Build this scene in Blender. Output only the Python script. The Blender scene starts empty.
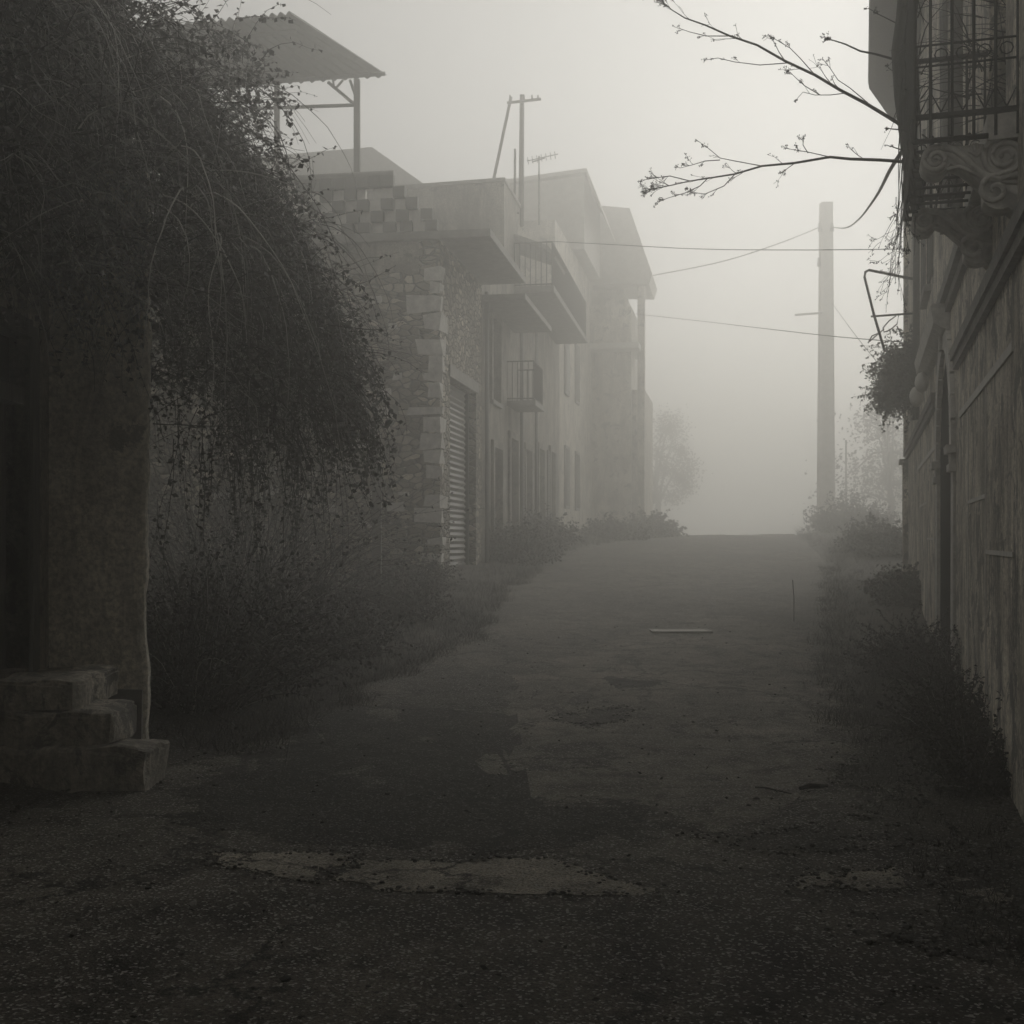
import bpy, math, random
from mathutils import Vector, Matrix, noise
random.seed(7)
R = random.random
U = random.uniform
F = 1200.0; HZ = 540.0; EYE = 1.6
sc = bpy.context.scene
col = sc.collection

def P(px, py, Y):
    """world point that the photograph shows at px,py when it stands Y metres away"""
    return Vector(((px-512)/F*Y, Y, EYE+(HZ-py)/F*Y))

# ------------------------------------------------------------ mesh builder
class MB:
    def __init__(s): s.v = []; s.f = []; s.smooth = False
    def box(s, x0, x1, y0, y1, z0, z1, jit=0.0):
        n = len(s.v)
        for z in (z0, z1):
            for x, y in ((x0,y0),(x1,y0),(x1,y1),(x0,y1)):
                s.v.append((x+U(-jit,jit), y+U(-jit,jit), z+U(-jit,jit)))
        s.f += [(n,n+3,n+2,n+1),(n+4,n+5,n+6,n+7),(n,n+1,n+5,n+4),(n+1,n+2,n+6,n+5),(n+2,n+3,n+7,n+6),(n+3,n,n+4,n+7)]
        return s
    def tube(s, pts, r, n=4, cap=True):
        pts = [Vector(p) for p in pts]
        m = len(pts); base = len(s.v)
        rs = r if isinstance(r, (list, tuple)) else [r]*m
        up = Vector((0.13, 0.21, 0.97))
        for i, p in enumerate(pts):
            a = pts[max(i-1, 0)]; b = pts[min(i+1, m-1)]
            t = (b-a)
            if t.length < 1e-9: t = Vector((0, 0, 1))
            t.normalize()
            if abs(t.dot(up)) > 0.97: u = t.cross(Vector((1, 0, 0)))
            else: u = t.cross(up)
            u.normalize(); w = t.cross(u)
            for k in range(n):
                A = 2*math.pi*k/n
                q = p+(u*math.cos(A)+w*math.sin(A))*rs[i]
                s.v.append((q.x, q.y, q.z))
        for i in range(m-1):
            for k in range(n):
                a = base+i*n+k; b = base+i*n+(k+1) % n
                s.f.append((a, b, b+n, a+n))
        if cap:
            s.f.append(tuple(base+k for k in range(n))[::-1])
            s.f.append(tuple(base+(m-1)*n+k for k in range(n)))
        return s
    def prism(s, poly, axis, a, b):
        """poly of 2D points extruded along axis ('x','y','z') from a to b"""
        n = len(s.v); m = len(poly)
        for c in (a, b):
            for (p, q) in poly:
                s.v.append((c, p, q) if axis == 'x' else (p, c, q) if axis == 'y' else (p, q, c))
        s.f.append(tuple(range(n, n+m))); s.f.append(tuple(range(n+2*m-1, n+m-1, -1)))
        for i in range(m):
            j = (i+1) % m
            s.f.append((n+i, n+m+i, n+m+j, n+j))
        return s
    def leaf(s, c, d, w, L):
        """folded rhomb leaf at c along d"""
        d = d.normalized()
        side = d.cross(Vector((U(-1,1), U(-1,1), U(-1,1))))
        if side.length < 1e-4: return
        side.normalize(); nrm = d.cross(side)
        n = len(s.v)
        a = c; b = c+d*L*0.45+side*w*.5+nrm*w*.15; t = c+d*L; e = c+d*L*0.45-side*w*.5+nrm*w*.15
        for q in (a, b, t, e): s.v.append((q.x, q.y, q.z))
        s.f += [(n, n+1, n+2), (n, n+2, n+3)]
    def blade(s, c, h, lean, w):
        n = len(s.v)
        a = U(0, 6.28); dx, dy = math.cos(a)*w, math.sin(a)*w
        b = U(0, 6.28); lx, ly = math.cos(b)*lean, math.sin(b)*lean
        s.v += [(c[0]-dx, c[1]-dy, c[2]), (c[0]+dx, c[1]+dy, c[2]),
                (c[0]+lx*.35+dx*.6, c[1]+ly*.35+dy*.6, c[2]+h*.6), (c[0]+lx*.35-dx*.6, c[1]+ly*.35-dy*.6, c[2]+h*.6),
                (c[0]+lx, c[1]+ly, c[2]+h)]
        s.f += [(n, n+1, n+2, n+3), (n+3, n+2, n+4)]
    def build(s, name, m, parent=None, world=False, smooth=False):
        me = bpy.data.meshes.new(name)
        vs = s.v
        if world and parent is not None:
            M = mat_of(parent).inverted()
            vs = [tuple(M @ Vector(v)) for v in vs]
        me.from_pydata(vs, [], s.f); me.materials.append(m); me.update()
        if smooth:
            for p in me.polygons: p.use_smooth = True
        o = bpy.data.objects.new(name, me); col.objects.link(o)
        if parent is not None: o.parent = parent
        return o

def each(mb, name, m, parent, world=False, smooth=False):
    par = list(range(len(mb.v)))
    def find(a):
        while par[a] != a: par[a] = par[par[a]]; a = par[a]
        return a
    for f in mb.f:
        r = find(f[0])
        for q in f[1:]:
            s_ = find(q)
            if s_ != r: par[s_] = r
    g = {}
    for f in mb.f: g.setdefault(find(f[0]), []).append(f)
    out = []
    for fs in g.values():
        n = MB(); mp = {}
        for f in fs:
            for q in f:
                if q not in mp: mp[q] = len(n.v); n.v.append(mb.v[q])
            n.f.append(tuple(mp[q] for q in f))
        out.append(n.build(name, m, parent, world, smooth))
    return out

def mat_of(o):
    if o.parent is None:
        return Matrix.Translation(o.location) @ Matrix.Rotation(o.rotation_euler.z, 4, 'Z')
    return mat_of(o.parent)
def tag(o, label, cat, group=None, kind=None):
    o['label'] = label; o['category'] = cat
    if group: o['group'] = group
    if kind: o['kind'] = kind
    return o
def thing(name, label, cat, loc=(0,0,0), rz=0, group=None):
    o = bpy.data.objects.new(name, None); col.objects.link(o)
    o.location = loc; o.rotation_euler = (0, 0, rz); o.empty_display_size = .2
    return tag(o, label, cat, group)
def struct(name, mb, m, **k):
    o = mb.build(name, m, **k); o['kind'] = 'structure'; return o

# ------------------------------------------------------------ materials
def G(v, t=1.0):
    return (v*(1+.03*t), v, v*(1-.06*t), 1)
def base_mat(name, rough=.85, spec=.3):
    m = bpy.data.materials.new(name); m.use_nodes = True
    nt = m.node_tree; b = nt.nodes['Principled BSDF']
    b.inputs['Roughness'].default_value = rough
    b.inputs['Specular IOR Level'].default_value = spec
    return m, nt, b
def N(nt, kind, **kw):
    n = nt.nodes.new(kind)
    for k, v in kw.items():
        if k in n.inputs: n.inputs[k].default_value = v
        else: setattr(n, k, v)
    return n
def ramp(nt, src, stops):
    r = nt.nodes.new('ShaderNodeValToRGB')
    el = r.color_ramp.elements
    while len(el) < len(stops): el.new(.5)
    for e, (p, c) in zip(el, stops):
        e.position = p; e.color = G(c) if not isinstance(c, tuple) else c
    nt.links.new(src, r.inputs[0]); return r
def mixc(nt, a, b, fac, mode='MIX'):
    m = nt.nodes.new('ShaderNodeMix'); m.data_type = 'RGBA'; m.blend_type = mode
    for s, i in ((a, 6), (b, 7), (fac, 0)):
        if isinstance(s, (int, float)): m.inputs[i].default_value = s
        elif isinstance(s, tuple): m.inputs[i].default_value = s
        else: nt.links.new(s, m.inputs[i])
    return m.outputs[2]
def coords(nt, scale=(1,1,1)):
    tc = nt.nodes.new('ShaderNodeTexCoord'); mp = nt.nodes.new('ShaderNodeMapping')
    mp.inputs['Scale'].default_value = scale
    nt.links.new(tc.outputs['Object'], mp.inputs[0]); return mp.outputs[0]
def tex(nt, kind, vec, **kw):
    n = N(nt, kind, **kw); nt.links.new(vec, n.inputs['Vector']); return n
def bump(nt, b, h, dist=.02, strength=.6, prev=None):
    n = nt.nodes.new('ShaderNodeBump'); n.inputs['Distance'].default_value = dist
    n.inputs['Strength'].default_value = strength
    nt.links.new(h, n.inputs['Height'])
    if prev is not None: nt.links.new(prev.outputs[0], n.inputs['Normal'])
    nt.links.new(n.outputs[0], b.inputs['Normal']); return n

def plaster(name, lo, hi, streak=.6, bmp=.02, rough=.9, chips=(.555,.585)):
    m, nt, b = base_mat(name, rough, .2)
    v = coords(nt); vs = coords(nt, (2.0, 2.0, .42)); vp = coords(nt, (1, 1, .8))
    n1 = tex(nt, 'ShaderNodeTexNoise', vp, Scale=1.3, Detail=8, Roughness=.65)
    n2 = tex(nt, 'ShaderNodeTexNoise', vs, Scale=1.5, Detail=9, Roughness=.72, Distortion=1.1)
    n3 = tex(nt, 'ShaderNodeTexNoise', v, Scale=26, Detail=6, Roughness=.7)
    n4 = tex(nt, 'ShaderNodeTexNoise', v, Scale=2.7, Detail=10, Roughness=.75, Distortion=.6)
    c1 = ramp(nt, n1.outputs[0], [(.4, lo), (.58, hi)])
    c2 = ramp(nt, n2.outputs[0], [(.4, .18), (.56, 1.0)])
    c3 = ramp(nt, n3.outputs[0], [(.38, .55), (.62, 1.25)])
    chip = ramp(nt, n4.outputs[0], [(chips[0], 0.0), (chips[1], 1.0)])   # flaked render
    c = mixc(nt, c1.outputs[0], c2.outputs[0], streak, 'MULTIPLY')
    c = mixc(nt, c, c3.outputs[0], .8, 'MULTIPLY')
    c = mixc(nt, c, G(lo*.4), mixc(nt, G(0, 0), chip.outputs[0], .85))
    nt.links.new(c, b.inputs['Base Color'])
    b1 = bump(nt, b, chip.outputs[0], .012, -.8)
    bump(nt, b, n3.outputs[0], bmp, .7, b1)
    return m
def rubble(name, lo, hi, sc_=(3.2, 3.2, 6.5), dark=.05):
    m, nt, b = base_mat(name, .92, .15)
    tc = nt.nodes.new('ShaderNodeTexCoord')
    warp = tex(nt, 'ShaderNodeTexNoise', tc.outputs['Object'], Scale=2.2, Detail=4)
    add = nt.nodes.new('ShaderNodeVectorMath'); add.operation = 'MULTIPLY_ADD'
    nt.links.new(warp.outputs['Color'], add.inputs[0]); add.inputs[1].default_value = (.25, .25, .25)
    nt.links.new(tc.outputs['Object'], add.inputs[2])
    mp = nt.nodes.new('ShaderNodeMapping'); mp.inputs['Scale'].default_value = sc_
    nt.links.new(add.outputs[0], mp.inputs[0])
    vo = tex(nt, 'ShaderNodeTexVoronoi', mp.outputs[0], Scale=1.0)
    ed = tex(nt, 'ShaderNodeTexVoronoi', mp.outputs[0], Scale=1.0, feature='DISTANCE_TO_EDGE')
    sep = nt.nodes.new('ShaderNodeSeparateColor'); nt.links.new(vo.outputs['Color'], sep.inputs[0])
    cc = ramp(nt, sep.outputs[0], [(0, lo), (.75, (lo+hi)/2), (1, hi)])
    n3 = tex(nt, 'ShaderNodeTexNoise', tc.outputs['Object'], Scale=18, Detail=8, Roughness=.7)
    c3 = ramp(nt, n3.outputs[0], [(.3, .65), (.7, 1.2)])
    big = tex(nt, 'ShaderNodeTexNoise', tc.outputs['Object'], Scale=.8, Detail=5)
    cb = ramp(nt, big.outputs[0], [(.35, .6), (.65, 1.1)])
    mo = ramp(nt, ed.outputs[0], [(.02, 0.0), (.12, 1.0)])
    c = mixc(nt, cc.outputs[0], c3.outputs[0], 1.0, 'MULTIPLY')
    c = mixc(nt, c, cb.outputs[0], 1.0, 'MULTIPLY')
    c = mixc(nt, G(dark), c, mo.outputs[0])
    nt.links.new(c, b.inputs['Base Color'])
    b1 = bump(nt, b, mo.outputs[0], .05, .9)
    bump(nt, b, n3.outputs[0], .02, .7, b1)
    return m
def simple(name, lo, hi, scale=8, rough=.8, stretch=(1,1,1), bmp=.004, metal=0, spec=.3):
    m, nt, b = base_mat(name, rough, spec)
    v = coords(nt, stretch)
    n = tex(nt, 'ShaderNodeTexNoise', v, Scale=scale, Detail=8, Roughness=.7)
    c = ramp(nt, n.outputs[0], [(.3, lo), (.7, hi)])
    nt.links.new(c.outputs[0], b.inputs['Base Color'])
    b.inputs['Metallic'].default_value = metal
    if bmp: bump(nt, b, n.outputs[0], bmp, .8)
    return m
def leafy(name, lo, hi, rough=.6):
    m, nt, b = base_mat(name, rough, .3)
    g = nt.nodes.new('ShaderNodeNewGeometry')
    c = ramp(nt, g.outputs['Random Per Island'], [(0, lo), (.7, (lo+hi)*.5), (1, hi)])
    nt.links.new(c.outputs[0], b.inputs['Base Color'])
    return m

M = {}
M['stucco'] = plaster('weathered_stucco', .22, .42, .6)
M['stucco_right'] = plaster('streaked_palace_plaster', .5, .86, .6, .04, chips=(.53,.55))
M['stucco_pier'] = plaster('worn_pier_plaster', .6, .88, .35, .02, chips=(.63,.66))
M['stucco_far'] = plaster('old_house_plaster', .16, .32, .5)
M['stone'] = rubble('rubble_stone', .14, .6, (4.6, 4.6, 9.5), .08)
M['stone_far'] = rubble('rubble_stone_rough', .09, .26, (2.6, 2.6, 5))
M['block'] = simple('concrete_block', .07, .12, 9)
M['block_pale'] = simple('pale_concrete_block', .5, .7, 9)
M['concrete_pale'] = simple('pale_haze_concrete', .38, .55, 5, .9, bmp=.01)  # paleness imitates fog on the far pole and roofs; grate slats simply pale
M['stucco_haze'] = plaster('haze_pale_plaster', .4, .62, .4)  # albedo raised to paint extra haze onto the far houses
M['step'] = plaster('worn_step_stone', .3, .6, .5, .03, chips=(.52,.56))
M['concrete'] = simple('concrete', .16, .33, 5, .9, bmp=.01)
M['concrete_dark'] = simple('damp_concrete', .12, .26, 6, .85, bmp=.012)
M['carved'] = simple('carved_stone', .38, .66, 14, .85, bmp=.01)
M['iron'] = simple('rusted_iron', .012, .04, 30, .6, metal=.3)
M['pipe'] = simple('grey_pipe', .08, .16, 10, .6)
M['wood'] = simple('weathered_wood', .06, .19, 5, .85, (8, 8, .5), .01)
M['recess_shade'] = simple('painted_recess_shade', .015, .05, 6, .9)  # near-black shade colour for the linings inside the portal
M['quoin'] = simple('quoin_stone', .3, .62, 7, .9, bmp=.015)
M['wood_pole'] = simple('pole_wood', .08, .16, 6, .9, (8, 8, .4), .01)
M['sheet'] = simple('corrugated_sheet', .07, .14, 4, .6)
M['shutter'] = simple('roller_shutter_metal', .10, .22, 6, .55, (1, 1, 3))
M['tile'] = simple('roof_tile', .10, .22, 6, .9, bmp=.02)
M['dark'] = simple('painted_dark_interior', .012, .025, 4, .9)  # near-black that stands in for shade deep in the portal recess
M['cable'] = simple('cable_rubber', .02, .035, 4, .7, bmp=0)
M['bark'] = simple('bark', .03, .09, 30, .9, (1, 1, .3), .01)
M['twig'] = leafy('dry_twig', .1, .42, .8)
M['twig_dark'] = leafy('dark_twig', .02, .05, .8)
M['leaf'] = leafy('vine_leaf', .035, .12)
M['leaf_bush'] = leafy('bush_leaf', .03, .11)
M['grass'] = leafy('dry_grass', .035, .13, .8)
M['litter'] = leafy('dead_leaf', .03, .12, .8)

def glassm():
    m, nt, b = base_mat('dusty_glass', .25, .5)
    v = coords(nt); n = tex(nt, 'ShaderNodeTexNoise', v, Scale=3, Detail=6)
    c = ramp(nt, n.outputs[0], [(.3, .015), (.7, .04)]); nt.links.new(c.outputs[0], b.inputs['Base Color'])
    return m
M['glass'] = glassm()
M['gravel'] = leafy('gravel_stone', .015, .22, .9)

def asphalt(name, lo, hi, chips=.28, crack=True):
    m, nt, b = base_mat(name, .78, .22)
    v = coords(nt)
    big = tex(nt, 'ShaderNodeTexNoise', v, Scale=.45, Detail=6, Roughness=.6, Distortion=.4)
    mid = tex(nt, 'ShaderNodeTexNoise', v, Scale=3.2, Detail=8, Roughness=.7)
    fine = tex(nt, 'ShaderNodeTexNoise', v, Scale=70, Detail=4, Roughness=.8)
    vo = tex(nt, 'ShaderNodeTexVoronoi', v, Scale=95)
    sep = nt.nodes.new('ShaderNodeSeparateColor'); nt.links.new(vo.outputs['Color'], sep.inputs[0])
    cb = ramp(nt, big.outputs[0], [(.42, lo), (.58, hi)])
    cm = ramp(nt, mid.outputs[0], [(.36, .30), (.44, .85), (.64, 1.5)])
    cf = ramp(nt, fine.outputs[0], [(.36, .2), (.64, 1.9)])
    c = mixc(nt, cb.outputs[0], cm.outputs[0], 1.0, 'MULTIPLY')
    c = mixc(nt, c, cf.outputs[0], 1.0, 'MULTIPLY')
    sel = ramp(nt, sep.outputs[0], [(.84, 0.0), (.94, 1.0)])
    c = mixc(nt, c, G(chips), mixc(nt, G(0, 0), sel.outputs[0], .75))
    h = vo.outputs['Distance']
    if crack:
        warp = tex(nt, 'ShaderNodeTexNoise', v, Scale=1.7, Detail=8, Roughness=.7)
        add = nt.nodes.new('ShaderNodeVectorMath'); add.operation = 'MULTIPLY_ADD'
        nt.links.new(warp.outputs['Color'], add.inputs[0]); add.inputs[1].default_value = (1.1, 1.1, 1.1)
        nt.links.new(v, add.inputs[2])
        ed = N(nt, 'ShaderNodeTexVoronoi', Scale=.75, feature='DISTANCE_TO_EDGE'); nt.links.new(add.outputs[0], ed.inputs['Vector'])
        cr = ramp(nt, ed.outputs[0], [(.006, 1.0), (.022, 0.0)])
        gate = ramp(nt, big.outputs[0], [(.44, 0.0), (.52, 1.0)])
        k = mixc(nt, cr.outputs[0], gate.outputs[0], 1.0, 'MULTIPLY')
        c = mixc(nt, c, G(.012), k)
        b0 = bump(nt, b, k, .02, -1.0)
    else: b0 = None
    nt.links.new(c, b.inputs['Base Color'])
    b0 = bump(nt, b, cm.outputs[0], .03, .7, b0)
    b1 = bump(nt, b, fine.outputs[0], .018, .9, b0)
    bump(nt, b, h, .006, .8, b1)
    return m
M['asphalt'] = asphalt('worn_asphalt', .042, .09, .5)
M['asphalt_light'] = asphalt('worn_sheen_asphalt', .10, .16, .45)  # worn tone, raised further so its colour imitates fog and wet sheen
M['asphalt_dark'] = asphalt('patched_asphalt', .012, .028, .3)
M['patch'] = asphalt('exposed_concrete', .15, .3, .4, crack=True)
M['dirt'] = asphalt('dirt_ground', .02, .06, .3, crack=False)

# ------------------------------------------------------------ terrain
HP = [(-60,0),(0,0),(8,.01),(13,.12),(18,.40),(22,.68),(28,1.10),(34,1.45),(42,1.73),(50,1.78),(400,1.78)]
def hz(Y):
    for (a, za), (b, zb) in zip(HP, HP[1:]):
        if Y <= b:
            i = HP.index((a, za))
            t = (Y-a)/(b-a)
            # catmull-rom in value with finite slopes
            zp = HP[max(i-1,0)]; zn = HP[min(i+2, len(HP)-1)]
            m0 = (zb-zp[1])/(b-zp[0]) if b != zp[0] else 0
            m1 = (zn[1]-za)/(zn[0]-a) if zn[0] != a else 0
            h = b-a
            return (2*t**3-3*t*t+1)*za+(t**3-2*t*t+t)*h*m0+(-2*t**3+3*t*t)*zb+(t**3-t*t)*h*m1
    return 1.78
LE = [(-30,-3.3),(5,-3.2),(7.4,-2.9),(9,-2.15),(12,-1.75),(16,-.75),(22,-.35),(30,1.2),(40,4.2),(60,8.5),(160,26)]
RE = [(-30,1.0),(2,1.6),(6,2.35),(8,2.65),(12.7,3.55),(18,4.95),(25,6.8),(40,9.6),(60,13.8),(160,34)]
def lin(T, Y):
    for (a, x), (b, y) in zip(T, T[1:]):
        if Y <= b: return x+(y-x)*(Y-a)/(b-a)
    return T[-1][1]
def gz(X, Y):
    l = lin(LE, Y); r = lin(RE, Y)
    z = hz(Y)
    if X < l: z += min(.22, (l-X)*.14)-.0
    elif X > r: z += min(.15, (X-r)*.14)
    d = min(X-l, r-X)
    z -= .05*max(0, min(1, (d+.1)/.5))
    if d < .3: z += .035*noise.noise(Vector((X*1.6, Y*1.6, 0)))*min(1, (.3-d))
    return z
def rz_(X, Y):
    e_ = max(0.0, 1-min(X-lin(LE, Y), lin(RE, Y)-X)/1.1); e_ = min(1, e_)
    return hz(Y)+(.03*noise.noise(Vector((X*2.2, Y*2.2, 31)))+.014*noise.noise(Vector((X*8, Y*8, 5))))*e_*(1 if Y < 30 else .4)+(.09*noise.noise(Vector((X*.7, 3, 3)))*min(1, (Y-36)/4) if Y > 36 else 0)+.012*noise.noise(Vector((X*.9, Y*.9, 3)))+.004*noise.noise(Vector((X*4, Y*4, 9)))
def frange(a, b, s):
    o = []
    while a < b-1e-6: o.append(a); a += s
    return o
ys = frange(-30, 0, 3)+frange(0, 26, .35)+frange(26, 60, 1.2)+frange(60, 151, 10)
xs = frange(-150, -12, 12)+frange(-12, 16, .3)+frange(16, 151, 12)
g = MB()
for y in ys:
    for x in xs: g.v.append((x, y, gz(x, y)))
w = len(xs)
for j in range(len(ys)-1):
    for i in range(w-1):
        a = j*w+i; g.f.append((a, a+1, a+w+1, a+w))
struct('ground', g, M['dirt'], smooth=True)
rd = MB()
K = 80
ys = frange(-20, 2, .5)+frange(2, 16, .07)+frange(16, 30, .22)+frange(30, 140, 1.5)
for y in ys:
    l = lin(LE, y)+.12*noise.noise(Vector((y*1.3, 0, 0)))+.06*noise.noise(Vector((y*6, 5, 0)))
    r = lin(RE, y)+.14*noise.noise(Vector((y*1.1, 9, 0)))+.07*noise.noise(Vector((y*5, 7, 0)))
    for k in range(K+1):
        t = k/K; x = l+(r-l)*t
        z = rz_(x, y)
        if k in (0, K): z -= .05
        rd.v.append((x, y, z))
for j in range(len(ys)-1):
    for i in range(K):
        a = j*(K+1)+i; rd.f.append((a, a+1, a+K+2, a+K+1))
struct('road', rd, M['asphalt'], smooth=True)

EDGES = []
def patch(name, pts, m, lift=.006, rag=.03):
    """pts: list of (px,py) on the road"""
    W = []
    for px, py in pts:
        Y = 6.0
        for _ in range(60):       # march to where the ray meets the road
            Y = (EYE-hz(Y))*F/max(1, (py-HZ))*.5+Y*.5
        W.append(Vector(((px-512)/F*Y, Y)))
    out = []
    for a, b in zip(W, W[1:]+W[:1]):
        n = max(2, int((b-a).length/.05))
        for k in range(n):
            p = a+(b-a)*k/n
            q = Vector((noise.noise(Vector((p.x*5, p.y*5, 1))), noise.noise(Vector((p.x*5, p.y*5, 7)))))*rag*2.6
            q += Vector((noise.noise(Vector((p.x*17, p.y*17, 1))), noise.noise(Vector((p.x*17, p.y*17, 7)))))*rag*1.5
            out.append(p+q)
    EDGES.append((name, m, out))
    # triangulate as grid-clipped so it follows the road
    import bmesh
    bm = bmesh.new()
    vs = [bm.verts.new((p.x, p.y, 0)) for p in out]
    fc = bm.faces.new(vs)
    bmesh.ops.triangulate(bm, faces=[fc])
    bmesh.ops.subdivide_edges(bm, edges=[e for e in bm.edges if e.calc_length() > .25], cuts=3, use_grid_fill=True)
    bmesh.ops.triangulate(bm, faces=bm.faces[:])
    for v in bm.verts: v.co.z = rz_(v.co.x, v.co.y)+lift
    for f_ in bm.faces:
        f_.normal_update()
        if f_.normal.z < 0: f_.normal_flip()
    me = bpy.data.meshes.new(name); bm.to_mesh(me); bm.free(); me.materials.append(m)
    o = bpy.data.objects.new(name, me); col.objects.link(o); o['kind'] = 'structure'
    return o
patch('road_patch', [(208,858),(260,853),(345,854),(352,862),(330,868),(322,884),(285,878),(240,870)], M['patch'], .004)
patch('road_patch', [(358,861),(450,862),(545,856),(575,866),(600,876),(650,888),(640,896),(540,893),(430,891),(365,889),(340,880)], M['patch'], .004)
patch('road_patch', [(795,876),(830,872),(838,886),(806,892)], M['patch'], .004)
patch('road_patch', [(842,872),(895,869),(912,882),(880,894),(848,892)], M['patch'], .004)
patch('road_patch', [(950,876),(985,878),(1015,894),(1008,904),(960,892)], M['patch'], .004)
patch('road_patch', [(505,700),(560,660),(640,632),(730,615),(800,630),(840,690),(850,760),(790,800),(740,832),(660,815),(600,800),(520,812),(482,792),(500,745)], M['asphalt_light'], .0025, .12)  # lighter worn strip with distant sheen and haze painted into its colour
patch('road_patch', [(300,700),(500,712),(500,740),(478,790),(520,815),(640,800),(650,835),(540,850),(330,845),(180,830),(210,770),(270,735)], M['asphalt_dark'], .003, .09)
for q_ in ([(715,840),(780,832),(830,838),(870,846),(840,856),(760,850)], [(880,800),(930,786),(1000,800),(1010,830),(950,850),(890,835),(862,818)], [(930,860),(1020,850),(1060,880),(1010,915),(950,900)],
           [(840,770),(900,752),(930,772),(890,790),(850,786)], [(560,716),(620,706),(632,714),(590,728)], [(610,676),(690,678),(680,684),(620,683)], [(885,940),(960,932),(985,948),(920,956)]):
    patch('road_patch', q_, M['dirt'], .004, .08)
patch('road_patch', [(600,678),(650,672),(700,678),(690,684),(620,690)], M['asphalt_dark'], .007, .04)
patch('road_patch', [(510,676),(545,674),(560,680),(520,684)], M['patch'], .008, .03)

def ground_at(px, py, road=True):
    Y = 8.0
    for _ in range(80):
        Y = (EYE-hz(Y))*F/max(1, (py-HZ))*.5+Y*.5
    X = (px-512)/F*Y
    return Vector((X, Y, rz_(X, Y) if road else gz(X, Y)))

# cast drain grate in the road
p = ground_at(680, 631)
t = thing('drain_grate', 'pale slotted drain grate set flat in the middle of the road', 'drain grate', p-Vector((0,0,.006)))
mb = MB(); W2, D2 = .42, .25
mb.box(-W2, W2, -D2, -D2+.05, 0, .02).box(-W2, W2, D2-.05, D2, 0, .02).box(-W2, -W2+.05, -D2+.05, D2-.05, 0, .02).box(W2-.05, W2, -D2+.05, D2-.05, 0, .02)
mb.build('frame', M['concrete'], t)
mb = MB()
for k in range(14):
    x = -W2+.05+(k+.5)*(2*W2-.1)/14
    mb.box(x-.028, x+.028, -D2+.05, D2-.05, -.01, .018)
mb.build('slats', M['concrete_pale'], t)

# ------------------------------------------------------------ wall helpers (local frames)
def walls(mb, axis, c0, c1, u0, u1, v0, v1, ops=()):
    """slab normal to axis 'x' (spans y=u, z=v) or 'y' (spans x=u), with real openings"""
    us = sorted({u0, u1, *[min(max(o[0], u0), u1) for o in ops], *[min(max(o[1], u0), u1) for o in ops]})
    vs = sorted({v0, v1, *[min(max(o[2], v0), v1) for o in ops], *[min(max(o[3], v0), v1) for o in ops]})
    for a, b in zip(us, us[1:]):
        run = None
        for c, d in zip(vs, vs[1:]):
            mu, mv = (a+b)/2, (c+d)/2
            hole = any(o[0] < mu < o[1] and o[2] < mv < o[3] for o in ops)
            if not hole:
                run = (run[0], d) if run else (c, d)
            if hole and run:
                emit(mb, axis, c0, c1, a, b, *run); run = None
        if run: emit(mb, axis, c0, c1, a, b, *run)
def emit(mb, axis, c0, c1, a, b, c, d):
    if axis == 'x': mb.box(c0, c1, a, b, c, d)
    else: mb.box(a, b, c0, c1, c, d)

def window_x(parent, x, s, y0, y1, z0, z1, shut=None, name='window', sill=True):
    """window in a wall whose street face is x, s=+1 street on +x; recessed"""
    m = MB(); fr = .07; xi = x-s*.22
    def bx(a, b, y0_, y1_, z0_, z1_, mm): mm.box(min(a,b), max(a,b), y0_, y1_, z0_, z1_)
    bx(xi, xi+s*.06, y0, y0+fr, z0, z1, m); bx(xi, xi+s*.06, y1-fr, y1, z0, z1, m)
    bx(xi, xi+s*.06, y0+fr, y1-fr, z0, z0+fr, m); bx(xi, xi+s*.06, y0+fr, y1-fr, z1-fr, z1, m)
    ym = (y0+y1)/2; bx(xi, xi+s*.055, ym-.03, ym+.03, z0+fr, z1-fr, m)
    w_ = m.build(name, M['wood'], parent)
    m = MB(); bx(xi+s*.01, xi+s*.02, y0+fr, y1-fr, z0+fr, z1-fr, m); m.build('pane', M['glass'], w_)
    if sill:
        m = MB(); bx(x-s*.2, x+s*.09, y0-.1, y1+.1, z0-.09, z0, m); m.build('sill', M['concrete'], w_)
    if shut:
        m = MB()
        for (a, b) in ((y0-.55*(y1-y0), y0-.03), (y1+.03, y1+.55*(y1-y0))):
            n = int((z1-z0)/.09)
            bx(x+s*.01, x+s*.05, a, a+.06, z0, z1, m); bx(x+s*.01, x+s*.05, b-.06, b, z0, z1, m)
            for k in range(n):
                zz = z0+(k+.2)*(z1-z0)/n
                bx(x+s*.015, x+s*.04, a+.06, b-.06, zz, zz+.06, m)
        m.build('shutter', M['wood'], w_)
    return w_
def door_x(parent, x, s, y0, y1, z0, z1, rec=.25, m_=None, name='door'):
    m = MB(); xi = x-s*rec
    def bx(a, b, y0_, y1_, z0_, z1_, mm): mm.box(min(a,b), max(a,b), y0_, y1_, z0_, z1_)
    ym = (y0+y1)/2
    for a, b in ((y0, ym-.008), (ym+.008, y1)):
        bx(xi-s*.05, xi, a, b, z0, z1, m)
        for (c, d) in ((.08, .42), (.47, .93)):
            bx(xi, xi+s*.02, a+.1, b-.1, z0+(z1-z0)*c, z0+(z1-z0)*d, m)
    d_ = m.build(name, m_ or M['wood'], parent)
    h = MB(); h.tube([(xi+s*.02, ym+.05, z0+1.05), (xi+s*.06, ym+.05, z0+1.05), (xi+s*.06, ym+.14, z0+1.05)], .01, 5); h.build('handle', M['iron'], d_)
    return d_
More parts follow.
